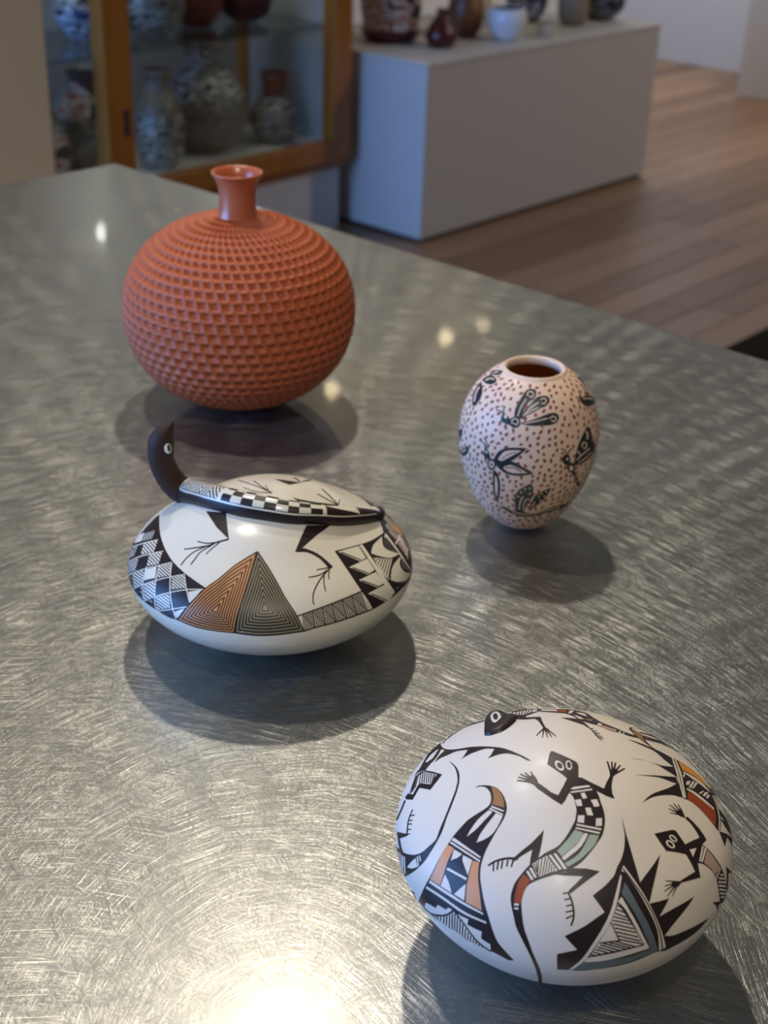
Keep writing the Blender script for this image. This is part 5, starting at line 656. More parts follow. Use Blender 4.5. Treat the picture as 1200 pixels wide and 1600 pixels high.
     't1|-3536,-489 257,-105 83,-50 71,-61 65,-71 62,-79 110,-156 144,-241 154,-249 141,-212 -120,36 -140,52 -149,63 -77,40 -74,47 -87,70 -86,82 -81,89 -76,93 -73,102 -69,112 -104,190 33,173;c2|-3384,-727 250,-136 82,-66 58,-70 58,-84 207,-333 79,-147 -134,92 -172,133 -153,132 -77,71 -73,72 -63,70 -46,64 -24,114;t3|-3314,-920 198,-163 70,-62 66,-71 173,-198 15,20 -174,200 -68,73 -73,66 -199,165;t1|-3599,-662 55,-84 221,-312 103,-166 44,-86 39,-97 28,-94 81,-329 31,-111 37,-115 88,-245 79,-191 -61,36 -81,52 -88,70 -67,66 -76,80 -80,91 -76,98 -68,100 -61,104 -57,112 -51,114 -42,111 -32,103 -23,113 -10,102 0,93 5,88 16,116 25,104;c2|-3526,-1069 52,-65 71,-81 74,-92 60,-102 38,-96 98,-342 135,-412 -151,181 -92,119 -86,122 -67,110 -56,114 -43,109 -30,100 -20,90 -5,101 11,84;t3|-3491,-1213 152,-262 47,-97 35,-105 83,-307 40,-2 -84,308 -38,112 -51,105 -154,266;t1|-3583,-681 -50,-5 -53,14 -52,31 -48,48 -40,60 -29,70 -14,73 1,69 15,62 29,48 39,30 47,13 51,-5 51,-23 49,-37 43,-48 35,-57 24,-61 14,-63 1,-61 -12,-56 -23,-46 -35,-36;c2|-3616,-587 -32,-2 -33,9 -32,20 -29,29 -24,36 -17,41 -8,43 0,41 10,36 17,29 24,20 30,9 31,-2 33,-12 30,-22 28,-29 22,-35 15,-38 8,-39 0,-38 -8,-34 -15,-29 -23,-21;t3|-3644,-505 -14,0 -14,4 -14,10 -24,29 -7,18 -4,19 0,18 4,16 8,13 10,9 13,4 14,-1 15,-5 13,-9 13,-13 17,-33 4,-36 -4,-15 -7,-13 -10,-10;t1|-3408,116 73,-75 64,-85 -5,-85 -39,-78 -59,-58 -75,-57 -59,-44 -47,103 -35,126 20,107 47,84 60,42;c2|-3340,-144 -11,0 -11,5 -11,9 -18,28 -5,18 -3,18 4,33 6,12 8,8 10,5 11,-1 11,-5 11,-10 17,-28 8,-35 0,-16 -9,-28 -8,-8;t1|-3333,-42 59,20 83,33 69,62 36,117 37,242 -31,27 -39,-235 -31,-98 -61,-49 -81,-27 -60,-16;t1|-3277,-107 108,30 68,25 55,32 50,62 59,121 -25,42 -60,-115 -45,-54 -51,-26 -67,-20 -110,-24;t1|-3816,-543 15,-109 -8,-117 -32,-55 -47,-62 -56,-63 -63,-58 -65,-46 -68,-32 -76,-22 -82,-12 -88,-3 -95,6 -110,22 -127,42 -133,60 -124,67 -97,60 123,133 84,73 100,49 77,16 178,18 262,18 372,10;c2|-3957,-694 -35,-70 -60,-77 -52,-32 -64,-30 -75,-24 -84,-14 -105,2 -124,19 -122,30 -95,28 124,92 89,31 370,18 174,18'),
    ('dragon', 'painted_winged_seed', 'dark insect with two spotted upright wings near base',
     't1|-4634,-2639 120,165 76,96 82,82 82,54 107,34 113,14 111,-3 105,-19 100,-40 99,-60 528,-364 -3,-65 -3,-87 -22,-85 -38,-61 -51,-63 -62,-57 -68,-44 -76,-23 -86,-5 -200,4 -276,-4 -145,5 -115,8 -119,152 -148,203;t1|-3943,-3520 84,37 220,109 116,52 109,41 94,21 107,-1 102,-26 106,-41 244,-99 288,-124 233,-92 -124,-98 -89,-48 -78,-24 -88,-19 -100,-12 -113,-2 -104,9 -118,18 -124,26 -125,31 -118,33 -145,48 -145,56 -131,58;c2|-3713,-2479 -24,-4 -29,16 -23,31 -8,34 10,24 23,4 29,-17 22,-31 9,-33;c2|-3460,-2593 -22,-6 -28,13 -23,29 -9,32 8,24 22,6 28,-14 22,-28 9,-32;c2|-3253,-2795 -20,-9 -28,12 -24,27 -11,32 6,25 21,7 27,-11 24,-27 11,-32;c2|-3366,-2977 -22,-9 -29,12 -27,29 -12,35 5,27 22,8 29,-12 25,-29 13,-34;c2|-3571,-3075 -23,-10 -32,14 -28,32 -14,38 6,29 23,8 31,-14 28,-32 14,-36;c2|-3946,-2432 -25,-3 -31,19 -23,35 -8,36 11,23 25,2 31,-19 23,-34 8,-35;c2|-2782,-3533 -17,-14 -30,7 -31,27 -21,35 -1,30 17,14 30,-8 30,-26 20,-34;c2|-2501,-3656 -15,-15 -29,6 -33,25 -23,34 -4,31 16,15 29,-6 32,-25 22,-34;c2|-2658,-3770 -15,-16 -32,6 -35,28 -24,37 -5,32 17,16 30,-7 34,-27 24,-36;c2|-2965,-3518 -18,-14 -31,8 -31,29 -20,36 -1,31 19,13 30,-9 31,-27 20,-36;c2|-2940,-3758 -17,-17 -32,8 -36,30 -24,40 -3,34 18,15 32,-9 34,-29 24,-38;c2|-4396,-2820 257,115 85,27 107,7 173,-12 -27,75 -178,17 -115,-5 -94,-25 -265,-105;c2|-4179,-3106 181,102 93,41 119,15 88,1 -29,69 -91,1 -127,-12 -100,-41 -187,-94;c2|-3618,-3599 312,73 -43,73 -316,-64;t1|-5179,-966 59,-153 78,-192 67,-194 29,-185 21,-202 64,-245 80,-189 106,-210 124,-216 134,-209 132,-191 241,-331 126,-153 145,-152 173,-151 150,-111 165,-105 177,-101 187,-96 197,-94 206,-92 217,-92 212,-86 246,-90 273,-90 298,-86 318,-79 331,-66 334,-53 319,-35 -99,-30 -113,-40 -167,-33 -249,1 -245,31 -272,50 -280,68 -279,80 -268,89 -254,94 -216,87 -222,98 -223,107 -217,115 -207,120 -191,123 -171,120 -194,155 -171,151 -153,155 -143,163 -138,178 -134,199 -124,212 -109,216 -90,207 -71,188 -55,198 -28,167 -36,311 -37,240 -33,244;c2|-4904,-2282 148,-307 109,-206 132,-224 152,-228 169,-220 177,-197 167,-157 182,-150 192,-142 200,-131 201,-121 201,-111 196,-100 187,-91 251,-112 260,-102 258,-90 246,-75 219,-60 173,-43 -102,81 -164,43 -207,59 -234,74 -246,89 -249,100 -241,111 -182,90 -190,99 -195,109 -195,119 -192,129 -185,137 -173,145 -157,148 -168,187 -161,210 -146,220 -128,216 -106,200 -147,302;t1|-5131,-1202 -154,206 -158,249 -17,-76 162,-247 157,-204'),
    ('dragon', 'painted_butterfly', 'dark butterfly with scrolled wing at right',
     't1|-882,-3507 79,171 37,69 84,135 45,60 44,51 61,59 64,53 133,94 131,80 97,52 100,47 168,72 41,-57 143,-158 61,-71 23,-76 -8,-67 26,-61 115,-50 173,-40 141,-46 43,-53 3,-65 -30,-68 -67,-64 -103,-56 -133,-49 -148,-41 -155,-32 -167,-25 -178,-16 -173,-5 -156,9 -196,41 -175,59;c2|-316,-3116 34,64 49,47 78,-26 84,-49 0,-66 -38,-50 -58,21 -83,40 -35,-24 98,-47 146,-31 61,66 -10,88 -132,77 -155,42 -77,-56 -37,-66;c2|-67,-2703 51,-63 46,-70 -23,-55 -37,-43 110,-35 40,48 24,71 -60,85 -58,65;c2|-675,-3439 205,38 148,23 388,49 236,33 -72,36 -225,-31 -382,-45 -145,-23 -203,-36;c2|-531,-3579 240,8 164,10 152,16 180,34 301,73 -93,28 -282,-68 -171,-31 -143,-14 -158,-10 -234,-6;c2|-639,-3142 76,-93 86,-94 67,1 -90,93 -78,92;t1|-726,-3660 -1,-46 -21,-36 -42,-22 -59,-7 -71,9 -76,26 -76,38 -69,50 -58,56 -40,59 -24,57 -5,50 12,42 29,30 41,17 51,4 60,-11 63,-23 65,-35 63,-44 57,-51 48,-55 35,-56;c2|-873,-3618 -2,-24 -11,-19 -21,-11 -28,-4 -34,4 -37,13 -37,19 -34,24 -28,29 -22,30 -14,30 -4,27 5,22 14,17 20,10 27,3 31,-4 33,-12 34,-18 32,-24 29,-27 23,-29 16,-29;t1|-1047,-3249 -13,-42 -27,-32 -39,-20 -49,-7 -55,9 -57,22 -53,35 -47,46 -35,50 -23,54 -8,51 7,47 19,38 31,28 39,16 45,4 49,-10 50,-20 47,-32 43,-40 35,-47 26,-50 14,-52;c2|-1150,-3176 -4,-11 -8,-8 -12,-5 -30,2 -16,7 -16,10 -24,26 -8,15 -2,27 5,11 8,8 12,5 29,-3 30,-16 14,-12 19,-28 4,-15;t1|-1201,-3056 24,114 -13,77 -63,79 -129,123 -30,-20 121,-120 45,-58 4,-53 -29,-105;t1|-1116,-3102 41,98 32,36 92,1 90,-13 -19,44 -96,16 -111,0 -49,-43 -51,-98;t1|-964,-3733 122,-166 97,-113 103,-107 159,-141 193,-142 172,-102 385,-26 -214,96 -237,137 -188,139 -120,106 -109,111 -84,98 -50,66;c2|-692,-4025 111,-18 115,-17 -49,46 -112,18 -107,18;c2|-450,-4262 131,-14 138,-12 -76,49 -132,13 -125,14'),
    ('dragon', 'painted_fly', 'small dark fly below right rim',
     't1|871,-1007 221,50 228,39 48,-32 -160,-150 -96,-121 -61,-105 -34,-87 -47,-149 -55,-136 -14,-46 -80,17 -87,30 -55,46 -8,58 6,74 20,84 56,159 76,193;c2|800,-1182 -16,-49 -13,-67 -39,-315 116,26 39,254 15,74 38,123;t1|163,-1775 95,10 304,44 164,20 226,15 302,36 290,50 41,-51 -12,-75 37,-37 -451,-172 -287,-76 -219,-35 -156,-7 -138,23 -104,45 -66,51 -29,56 0,58;c2|335,-1818 92,-2 279,4 184,-7 159,-1 102,47 -192,-10 -212,2 -304,-7 -93,2;t1|316,-1775 44,128 17,64 -34,39 -38,22 -52,-25 32,-18 26,-29 -16,-56 -43,-125;t1|240,-1795 -70,41 -124,86 -45,-20 122,-87 69,-41'),
    ('dragon', 'painted_moth', 'dark winged insect at upper left',
     't1|-1991,1214 62,28 290,152 89,33 87,6 70,-24 113,-59 56,-33 77,-65 -108,-99 -123,-111 -115,-98 -94,-66 -75,-36 -68,-18 -63,-5 -60,6 -60,21 -58,39 -51,43 -37,35 30,120;c2|-1914,1079 244,70 79,18 72,-11 98,-46 55,96 -101,50 -81,9 -87,-19 -254,-76;t1|-1025,1302 7,-69 40,-162 4,-80 -24,-109 -40,-110 -46,-94 -89,-127 -89,-68 -48,19 -44,58 -22,77 6,96 32,118 51,119 121,171;c2|-1213,978 48,-98 14,-53 -29,-112 -33,-93 43,10 36,101 37,135 -13,75 -46,106;t1|-839,1109 28,-62 42,-77 20,-91 -20,-119 -31,-126 -18,-88 -77,-13 -75,13 -28,43 -14,65 3,80 35,111 65,140;c2|-929,873 31,-125 21,-56 45,46 -19,57 -28,129;t1|-1180,1159 84,-75 42,-49 31,-61 46,-113 62,69 -19,47 -22,74 -29,69 -44,53 -83,79'),
    ('dragon', 'painted_beetle', 'small dark insect at far left edge',
     't1|-2250,2638 -235,-552 -68,-251 -58,-31 -77,4 -70,37 -43,56 19,191 124,283 117,93 137,59;t1|-2816,2978 -313,-656 -88,-364 -31,-258 -2,-313 -5,-190 -51,-30 -78,29 -65,83 -39,171 -6,271 54,295 124,254 186,262;c2|-3290,2078 -53,-368 -5,-276 38,62 13,287 72,396'),
]


SLIP = simple('white_slip', 'dbcfbf', 0.46, 0.42, var=0.03, scale=45, bump=0.0001, coat=0.06)
SLIP_B = simple('cream_white_slip', 'e0d8c4', 0.26, 0.5, var=0.02, scale=45, bump=0.00005, coat=0.22)
VASE_BODY = simple('blush_cream_clay', 'e6c6ac', 0.5, 0.5, var=0.03, scale=60, coat=0.1)
VASE_IN = simple('brown_vase_interior', 'c88a48', 0.6)
TERRA = simple('terracotta_orange', 'b45c36', 0.5, 0.4, var=0.07, scale=50)
TERRA_POL = simple('polished_terracotta', 'b8623e', 0.3, 0.5, var=0.05, scale=40, coat=0.3)
HEADBROWN = simple('dark_brown_slip', '38281f', 0.65, 0.3, var=0.1, scale=80)
PAINTS = {
    'k': simple('black_brown_paint', '261b1a', 0.42, 0.4, var=0.1, scale=120),
    'w': SLIP,
    'or': simple('orange_paint', 'cf8d58', 0.45, var=0.06), 'og': simple('ochre_orange_paint', 'd08a34', 0.45, var=0.06),
    'os': simple('copper_orange_paint', 'c98546', 0.45, var=0.06), 'ol': simple('olive_paint', '857a5a', 0.45, var=0.06),
    'br': simple('brown_paint', '96683c', 0.45, var=0.06), 'rd': simple('red_clay_paint', '95401e', 0.45, var=0.06),
    'gn': simple('sage_green_paint', '9aa890', 0.45, var=0.06), 'gy': simple('slate_grey_paint', '5c686c', 0.45, var=0.06),
    'pk': simple('dusty_pink_paint', 'b39484', 0.45, var=0.06),
    't': simple('blue_black_paint', '1e292c', 0.4, var=0.1), 'c': VASE_BODY,
    'd': simple('wine_red_flecks', '84382f', 0.45, var=0.15, scale=200),
}


class Surface:
    """A pot of revolution; chart = polar map of arc length from the crown."""
    def __init__(self, prof):
        p = np.array(prof, float) / 100000.0
        self.r, self.z = p[:, 0], p[:, 1]          # bottom -> top
        rr, zz = self.r[::-1], self.z[::-1]
        self.s = np.r_[0, np.cumsum(np.hypot(np.diff(rr), np.diff(zz)))]
        self.rr, self.zz = rr, zz
        dr, dz = np.gradient(rr), np.gradient(zz)
        l = np.hypot(dr, dz)
        self.nr, self.nz = -dz / l, dr / l

    def map(self, q, off):
        """chart points in metres -> xyz, raised by off along the normal."""
        s = np.hypot(q[:, 0], q[:, 1])
        a = np.arctan2(q[:, 1], q[:, 0])
        nr, nz = np.interp(s, self.s, self.nr), np.interp(s, self.s, self.nz)
        r = np.interp(s, self.s, self.rr) + nr * off
        z = np.interp(s, self.s, self.zz) + nz * off
        return np.stack([r * np.cos(a), r * np.sin(a), z], -1)


SURF = {k: Surface(v) for k, v in PROFILES.items()}


def inside(poly, pts):
    x, y = pts[:, 0][:, None], pts[:, 1][:, None]
    a, b = poly, np.roll(poly, -1, 0)
    c = (a[:, 1] > y) != (b[:, 1] > y)
    with np.errstate(divide='ignore', invalid='ignore'):
        xi = a[:, 0] + (y - a[:, 1]) * (b[:, 0] - a[:, 0]) / (b[:, 1] - a[:, 1])
    return ((c & (x < xi)).sum(1) % 2).astype(bool)


def parse(text):
    out = []
    for item in text.split(';'):
        head, body = item.split('|')
        dome = 0.0
        if '^' in head:
            head, d = head.split('^')
            dome = float(d)
        q = np.cumsum(np.array([[int(v) for v in t.split(',')] for t in body.split()], float), 0) / 50000.0
        out.append((head[:-1], int(head[-1]), dome, q))
    return out


def paint_patch(surf, polys, name):
    """Thin skins of paint laid on the pot, one mesh per motif, a material slot per colour."""
    V, F, MI, keys = [], [], [], []
    for col, lay, dome, q in polys:
        if col not in keys:
            keys.append(col)
        step = 0.0018 if not dome else 0.0008
        e = []
        for a, b in zip(q, np.roll(q, -1, 0)):
            m = max(1, int(math.ceil(np.hypot(*(b - a)) / step)))
            e += [a + (b - a) * k / m for k in range(m)]
        e = np.array(e)
        lo, hi = e.min(0), e.max(0)
        g = np.stack(np.meshgrid(np.arange(lo[0], hi[0], step * 1.2), np.arange(lo[1], hi[1], step * 1.2)), -1).reshape(-1, 2)
        pts = e
        if len(g):
            g = g[inside(q, g)]
            if len(g):
                dmin = np.min(np.hypot(g[:, None, 0] - e[None, :, 0], g[:, None, 1] - e[None, :, 1]), 1)
                pts = np.concatenate([e, g[dmin > step * 0.45]])
        n = len(e)
        vo, _, fo, *_ = delaunay_2d_cdt([Vector(p) * 1000 for p in pts], [(k, (k + 1) % n) for k in range(n)], [], 1, 1e-5)
        vo = np.array([(v[0], v[1]) for v in vo]) / 1000
        if not len(fo):
            continue
        off = np.full(len(vo), 0.00006 * lay)
        if dome:
            d = np.min(np.hypot(vo[:, None, 0] - e[None, :, 0], vo[:, None, 1] - e[None, :, 1]), 1)
            if lay == 1:
                off = off + dome / 1000 * np.sqrt(np.clip(1 - (1 - np.clip(d / 0.0035, 0, 1)) ** 2, 0, 1))
            else:
                off = off + dome / 1000
        xyz = surf.map(vo, off)
        base = sum(len(v) for v in V)
        V.append(xyz)
        for f in fo:
            a, b, c = (xyz[f[0]], xyz[f[1]], xyz[f[2]])
            nrm = np.cross(b - a, c - a)
            m = (a + b + c) / 3
            out_dir = np.array([m[0], m[1], m[2] - surf.z.max() * 0.45])
            f = tuple(base + k for k in f)
            F.append(f if nrm @ out_dir > 0 else f[::-1])
            MI.append(keys.index(col))
    me = bpy.data.meshes.new(name)
    me.from_pydata(np.concatenate(V).tolist(), [], F)
    me.polygons.foreach_set('material_index', np.array(MI, np.int32))
    me.polygons.foreach_set('use_smooth', np.full(len(F), True))
    me.update()
    return me, keys


def decorate(key, pot, slip, mirror):
    polys_all = []
    for pk, name, label, text in PAINT:
        if pk != key:
            continue
        polys = parse(text)
        polys_all += [q for _, lay, _, q in polys if lay == 1]
        me, keys = paint_patch(SURF[key], polys, name)
        o = link(name, me, pot, [slip if k == 'w' else PAINTS[k] for k in keys])
        if label:
            o['label'] = label
        if name in mirror:                       # the same motif again on the far side
            c = o.copy()
            c.rotation_euler.z = math.pi
            COL.objects.link(c)
            c.parent = pot
            polys_all += [-q for _, lay, _, q in polys if lay == 1]
    return polys_all


TT = 0.900
# ---- foreground seed pot
s = SURF['fore']
pot = thing('seed_pot', (*POS['fore'], TT), 'round white seed pot painted with lizards, nearest the camera', 'pot')
link('body', lathe('body', np.stack([s.r, s.z], -1), 160), pot, [SLIP])
decorate('fore', pot, SLIP, ('painted_feather_panel', 'painted_hatched_triangle'))

# ---- lidded-looking pot with a modelled lizard
s = SURF['liz']
pot = thing('lizard_pot', (*POS['liz'], TT), 'flattened white pot with a modelled lizard rising from its top', 'pot')
link('body', lathe('body', np.stack([s.r, s.z], -1), 160), pot, [SLIP_B])
decorate('liz', pot, SLIP_B, ('painted_diamond_checks', 'painted_orange_pyramid', 'painted_olive_pyramid', 'painted_zigzag_band'))

LIZ = [(-0.01801, 0.05351, 0.10549, 0.00072), (-0.01939, 0.05507, 0.10289, 0.00284), (-0.02127, 0.05719, 0.09844, 0.00564),
       (-0.02228, 0.05833, 0.09401, 0.00679), (-0.02262, 0.05872, 0.08996, 0.00675), (-0.02256, 0.05866, 0.08444, 0.00659),
       (-0.02142, 0.05737, 0.07819, 0.00675), (-0.01937, 0.05504, 0.07232, 0.00695), (-0.01659, 0.05191, 0.06758, 0.00715),
       (-0.01417, 0.04917, 0.06621, 0.00698), (-0.02145, 0.02118, 0.07586, 0.00687), (-0.02034, 0.00022, 0.07932, 0.00678),
       (-0.01421, -0.01365, 0.07944, 0.00656), (-0.00691, -0.02293, 0.07811, 0.00622), (0.00264, -0.03043, 0.07662, 0.00520),
       (0.01414, -0.03488, 0.07292, 0.00480), (0.02813, -0.03508, 0.06810, 0.00460), (0.03990, -0.03322, 0.06372, 0.00420),
       (0.04859, -0.03063, 0.06013, 0.00360), (0.05050, -0.03000, 0.05830, 0.00080)]


def sweep(path, up, rows, nseg):
    """tube along path rows (x, y, z, radius); returns (rows, nseg, 3), angle 0 = camera side, 90 deg = up."""
    c = path[:, :3]
    t = np.gradient(c, axis=0)
    t /= np.linalg.norm(t, axis=1)[:, None]
    n = up - (up * t).sum(1)[:, None] * t
    n /= np.linalg.norm(n, axis=1)[:, None]
    b = np.cross(n, t)
    a = np.linspace(0, 2 * math.pi, nseg, endpoint=False)
    return c[:, None] + path[:, 3, None, None] * (np.cos(a)[None, :, None] * b[:, None] + np.sin(a)[None, :, None] * n[:, None])


def smooth_path(rows, n):
    p = spline(rows, n * 4)
    d = np.r_[0, np.cumsum(np.linalg.norm(np.diff(p[:, :3], axis=0), axis=1))]
    t = np.linspace(0, d[-1], n)
    return np.stack([np.interp(t, d, p[:, k]) for k in range(4)], -1), t


full, arc = smooth_path(LIZ, 1300)
zs = full[:, 2]
head_end = int(np.argmin(np.linalg.norm(full[:, :3] - np.array(LIZ[9][:3]), axis=1)))
rear = np.array([-0.67, 0.0, 0.0]) + np.array([0.0, 0.75, 0.0])
w = np.clip((np.arange(1300) - head_end + 175) / 275.0, 0, 1)[:, None]
w = w * w * (3 - 2 * w)
up = (1 - w) * (np.array([0.66, -0.75, 0.25])) + w * np.array([0.0, 0.0, 1.0])
tube = sweep(full, up, 1300, 96)
# start of the patterned back just past the neck bend
k0 = head_end - 10
head_pts = tube[:k0 + 1]
link('lizard_neck', grid_mesh('lizard_neck', head_pts), pot, [HEADBROWN])
body_pts = tube[k0:]
nb = len(body_pts) - 1
L = arc[k0:] - arc[k0]
u = ((L[:-1] + L[1:]) / 2)[:, None] / L[-1]
th = np.degrees((np.arange(96) + 0.5) * 2 * math.pi / 96)[None, :]
th = np.where(th > 180, th - 360, th)
side = np.minimum(th, 180 - th)                  # 0 at the flank, 90 on the spine
band = (side > 31)
mi = np.ones((nb, 96), int)                       # 1 = black
mi[:] = np.where((side > 20) & (side <= 27) & (u > 0.02) & (u < 0.9), 0, mi)
ring = ((u < 0.055) | ((u > 0.30) & (u < 0.315)) | ((u > 0.645) & (u < 0.658)))
mi = np.where(ring & (side > 20), 0, mi)
zig = np.clip((u - 0.06) / 0.24, -0.01, 2)
hatch = (zig > 0) & (zig < 1) & band
zig = np.sign(zig) * np.abs(zig) ** 0.75
grp = np.floor(zig * 7)
ph = zig * 20 + np.where(grp % 2 == 0, 1, -1) * (side - 31) / 59 * 2.5
mi = np.where(hatch & (ph % 1.0 > 0.5), 0, mi)
chk = (u > 0.315) & (u < 0.645) & band
cu = np.floor((u - 0.315) / 0.33 * 9)
ct = np.floor((th - 31) / 29.5)
mi = np.where(chk & ((cu + ct) % 2 == 0), 0, mi)
tail = (u > 0.658) & (u < 0.93)
wv_ = ((u - 0.658) / 0.272 * 2) % 1.0
mi = np.where(tail & band & ((side - 31) / 59 > (1 - wv_) ** 0.8), 0, mi)
link('lizard_back', grid_mesh('lizard_back', body_pts, True, True, mi), pot, [SLIP_B, PAINTS['k']])


def disc(name, parent, mat, loc, normal, a, b, h, spin=0.0):
    """low oval button facing along normal."""
    rows = []
    ang = np.linspace(0, 2 * math.pi, 24, endpoint=False)
    for f, z in ((1.0, 0.0), (1.0, 0.4), (0.85, 0.8), (0.5, 0.97), (0.01, 1.0)):
        rows.append(np.stack([a * f * np.cos(ang), b * f * np.sin(ang), np.full(24, h * z)], -1))
    me = grid_mesh(name, np.array(rows))
    o = link(name, me, parent, [mat])
    o.matrix_local = (Matrix.Translation(loc) @ Vector(normal).to_track_quat('Z', 'Y').to_matrix().to_4x4() @ Matrix.Rotation(spin, 4, 'Z'))
    return o


hn = Vector((-0.146, -0.978, 0.365)).normalized()
hc = Vector((-0.02250, 0.05860, 0.0910))
eye = disc('eye', pot, SLIP_B, hc + hn * 0.0066, hn, 0.0019, 0.0030, 0.0020)
disc('pupil', eye, PAINTS['k'], Vector((0, 0, 0.00165)), Vector((0, 0, 1)), 0.0009, 0.0019, 0.0005)

# ---- dragonfly vase
s = SURF['dragon']
pot = thing('dragonfly_vase', (*POS['dragon'], TT), 'egg shaped blush vase with dragonflies and red flecks', 'vase')
k = s.r.argmax()
keep = (np.arange(len(s.r)) <= k) | (s.r > 0.0186)
prof = np.stack([s.r[keep], s.z[keep]], -1)
zt = float(np.interp(-0.0186, -s.r[k:], s.z[k:]))
lip = [(0.0186, zt), (0.0183, zt + 0.0010), (0.0174, zt + 0.0014), (0.0164, zt + 0.0009), (0.0158, zt - 0.0004), (0.0157, zt - 0.0035)]
inn = prof[::-1]
inn = [(max(r - 0.004, 0.002), z) for r, z in inn if z < zt - 0.006 and z > 0.008]
allp = np.concatenate([prof, lip, inn, [(0.0005, 0.008)]])
mi = [0] * (len(prof) + len(lip) - 1) + [1] * (len(allp) - len(prof) - len(lip))
link('body', lathe('body', allp, 128, mi), pot, [VASE_BODY, VASE_IN])
taken = decorate('dragon', pot, VASE_BODY, ('painted_bee', 'painted_dragonfly', 'painted_winged_seed', 'painted_butterfly'))
# red flecks scattered between the insects
rng = np.random.default_rng(3)
smax, smin = float(s.s[-1]) - 0.022, float(np.interp(0.021, s.rr[:len(s.rr) - int(k)], s.s[:len(s.rr) - int(k)]))
cand_s = rng.uniform(smin, smax, 26000)
cand_a = rng.uniform(-math.pi, math.pi, 26000)
acc = rng.uniform(0, s.r.max(), 26000) < np.interp(cand_s, s.s, s.rr)
cand = np.stack([cand_s * np.cos(cand_a), cand_s * np.sin(cand_a)], -1)[acc]
ok = np.ones(len(cand), bool)
for q in taken:
    lo, hi = q.min(0) - 0.0016, q.max(0) + 0.0016
    near = np.where(ok & (cand > lo).all(1) & (cand < hi).all(1))[0]
    if len(near):
        d = np.min(np.hypot(cand[near][:, None, 0] - q[None, :, 0], cand[near][:, None, 1] - q[None, :, 1]), 1)
        ok[near[inside(q, cand[near]) | (d < 0.0013)]] = False
cand = cand[ok]
pos3 = s.map(cand, np.zeros(len(cand)))
sel, cell = [], {}
for i, p in enumerate(pos3):
    c = tuple((p // 0.0034).astype(int))
    hit = False
    for dx in (-1, 0, 1):
        for dy in (-1, 0, 1):
            for dz in (-1, 0, 1):
                for j in cell.get((c[0] + dx, c[1] + dy, c[2] + dz), ()):
                    if np.sum((pos3[j] - p) ** 2) < 0.0034 ** 2:
                        hit = True
    if not hit:
        cell.setdefault(c, []).append(i)
        sel.append(i)
V, F = [], []
ang = np.linspace(0, 2 * math.pi, 8, endpoint=False)
for i in sel:
    q = cand[i]
    sv = math.hypot(*q)
    az = math.atan2(q[1], q[0])
    rr = float(np.interp(sv, s.s, s.rr))
    n = np.array([np.interp(sv, s.s, s.nr) * math.cos(az), np.interp(sv, s.s, s.nr) * math.sin(az), np.interp(sv, s.s, s.nz)])
    e1 = np.array([-math.sin(az), math.cos(az), 0])
    e2 = np.cross(n, e1)
    ro = rng.uniform(0.5, 2.2)
    la, lb = rng.uniform(0.0011, 0.0017), rng.uniform(0.0007, 0.00095)
    d1, d2 = e1 * math.cos(ro) + e2 * math.sin(ro), -e1 * math.sin(ro) + e2 * math.cos(ro)
    b0 = len(V)
    for t in ang:
        V.append(pos3[i] + n * 0.00009 + d1 * la * math.cos(t) + d2 * lb * math.sin(t))
    F.append(tuple(range(b0, b0 + 8)))
me = bpy.data.meshes.new('painted_flecks')
me.from_pydata([tuple(v) for v in V], [], F)
me.update()
fl = link('painted_flecks', me, pot, [PAINTS['d']])
fl['kind'] = 'stuff'
fl['label'] = 'wine red flecks between the insects'

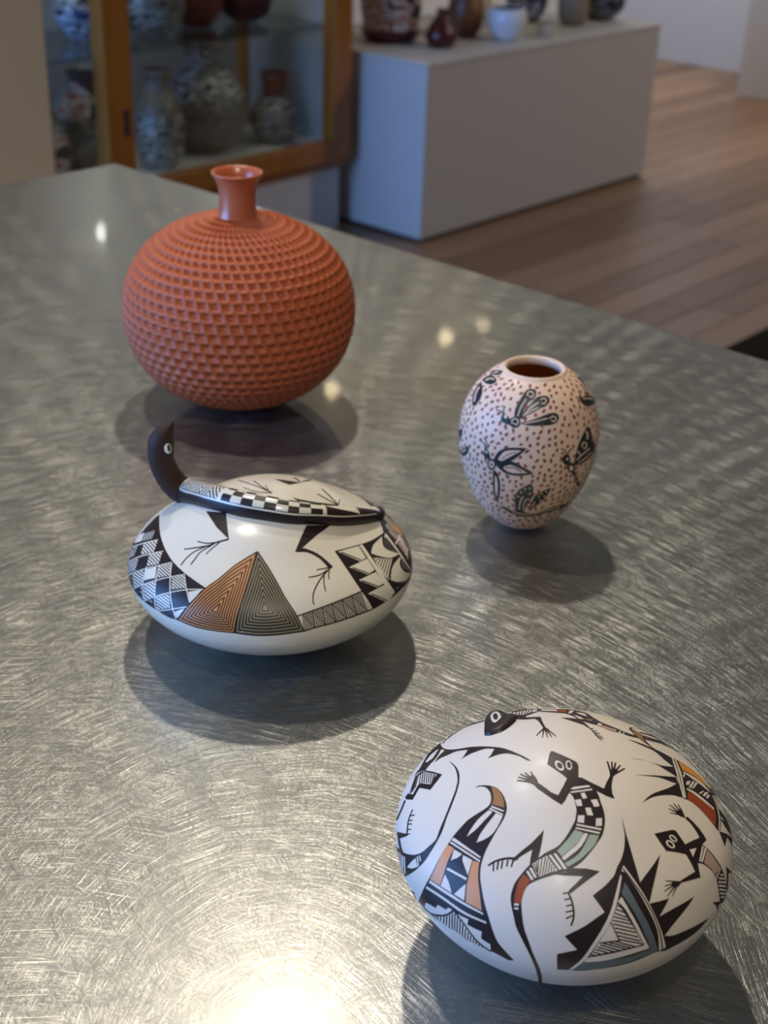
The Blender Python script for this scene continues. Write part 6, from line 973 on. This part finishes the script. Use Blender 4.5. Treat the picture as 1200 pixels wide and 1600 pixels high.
# ---- orange corrugated jar
s = SURF['orange']
pot = thing('corrugated_jar', (*POS['orange'], TT), 'round orange terracotta jar with dimpled texture and narrow neck', 'jar')
NC, RH = 58, 0.0068
na = NC * 9
s0 = float(np.interp(0.0128, s.rr[:60], s.s[:60]))
ss = np.linspace(s0, s.s[-1] - 0.0002, 300)
v = (ss - s0) / RH
row, fv = np.floor(v), v % 1.0
uu = np.arange(na) / 9.0


def sstep(a, b, x):
    t = np.clip((x - a) / (b - a), 0, 1)
    return t * t * (3 - 2 * t)


rj = np.random.default_rng(8)
jit = rj.uniform(-0.07, 0.07, 80)
fu = (uu[None, :] - 0.37 * row[:, None] - 0.30 * fv[:, None] + jit[row.astype(int)][:, None]) % 1.0
across = sstep(0.03, 0.40, fu) * sstep(0.03, 0.30, 1 - fu)
down = (sstep(0.0, 0.16, fv) * (1 - sstep(0.42, 0.95, fv)))[:, None]
fade = np.interp(ss, [s0, s0 + 0.004, s0 + 0.02, s.s[-1] - 0.05, s.s[-1] - 0.03, s.s[-1]], [0.35, 0.6, 0.95, 1, 0.6, 0])[:, None]
depth = 0.0029 * across * down * fade
roll = 0.0004 * np.sin(np.pi * fv)[:, None] * fade
rad = np.interp(ss, s.s, s.rr)[:, None] + np.interp(ss, s.s, s.nr)[:, None] * (roll - depth + 0.0004)
hgt = np.interp(ss, s.s, s.zz)[:, None] + np.interp(ss, s.s, s.nz)[:, None] * (roll - depth + 0.0004)
hgt = np.maximum(hgt, 0.0)
aa = (uu / NC * 2 * math.pi)[None, :]
pts = np.stack([rad * np.cos(aa), rad * np.sin(aa), np.broadcast_to(hgt, rad.shape)], -1)[::-1]
link('body', grid_mesh('body', pts), pot, [TERRA])
zb = float(np.interp(s0, s.s, s.zz))
neck_ctrl = [(0.0150, zb - 0.003), (0.0134, zb + 0.0015), (0.0124, zb + 0.008), (0.0123, zb + 0.014), (0.0134, zb + 0.021), (0.0158, zb + 0.0265), (0.0172, zb + 0.0285),
             (0.0174, zb + 0.0297), (0.0166, zb + 0.0300), (0.0150, zb + 0.0285), (0.0128, zb + 0.024), (0.0107, zb + 0.016), (0.0103, zb + 0.004), (0.0101, zb - 0.012), (0.0005, zb - 0.0125)]
link('neck', lathe('neck', spline(neck_ctrl, 70), 96), pot, [TERRA_POL])
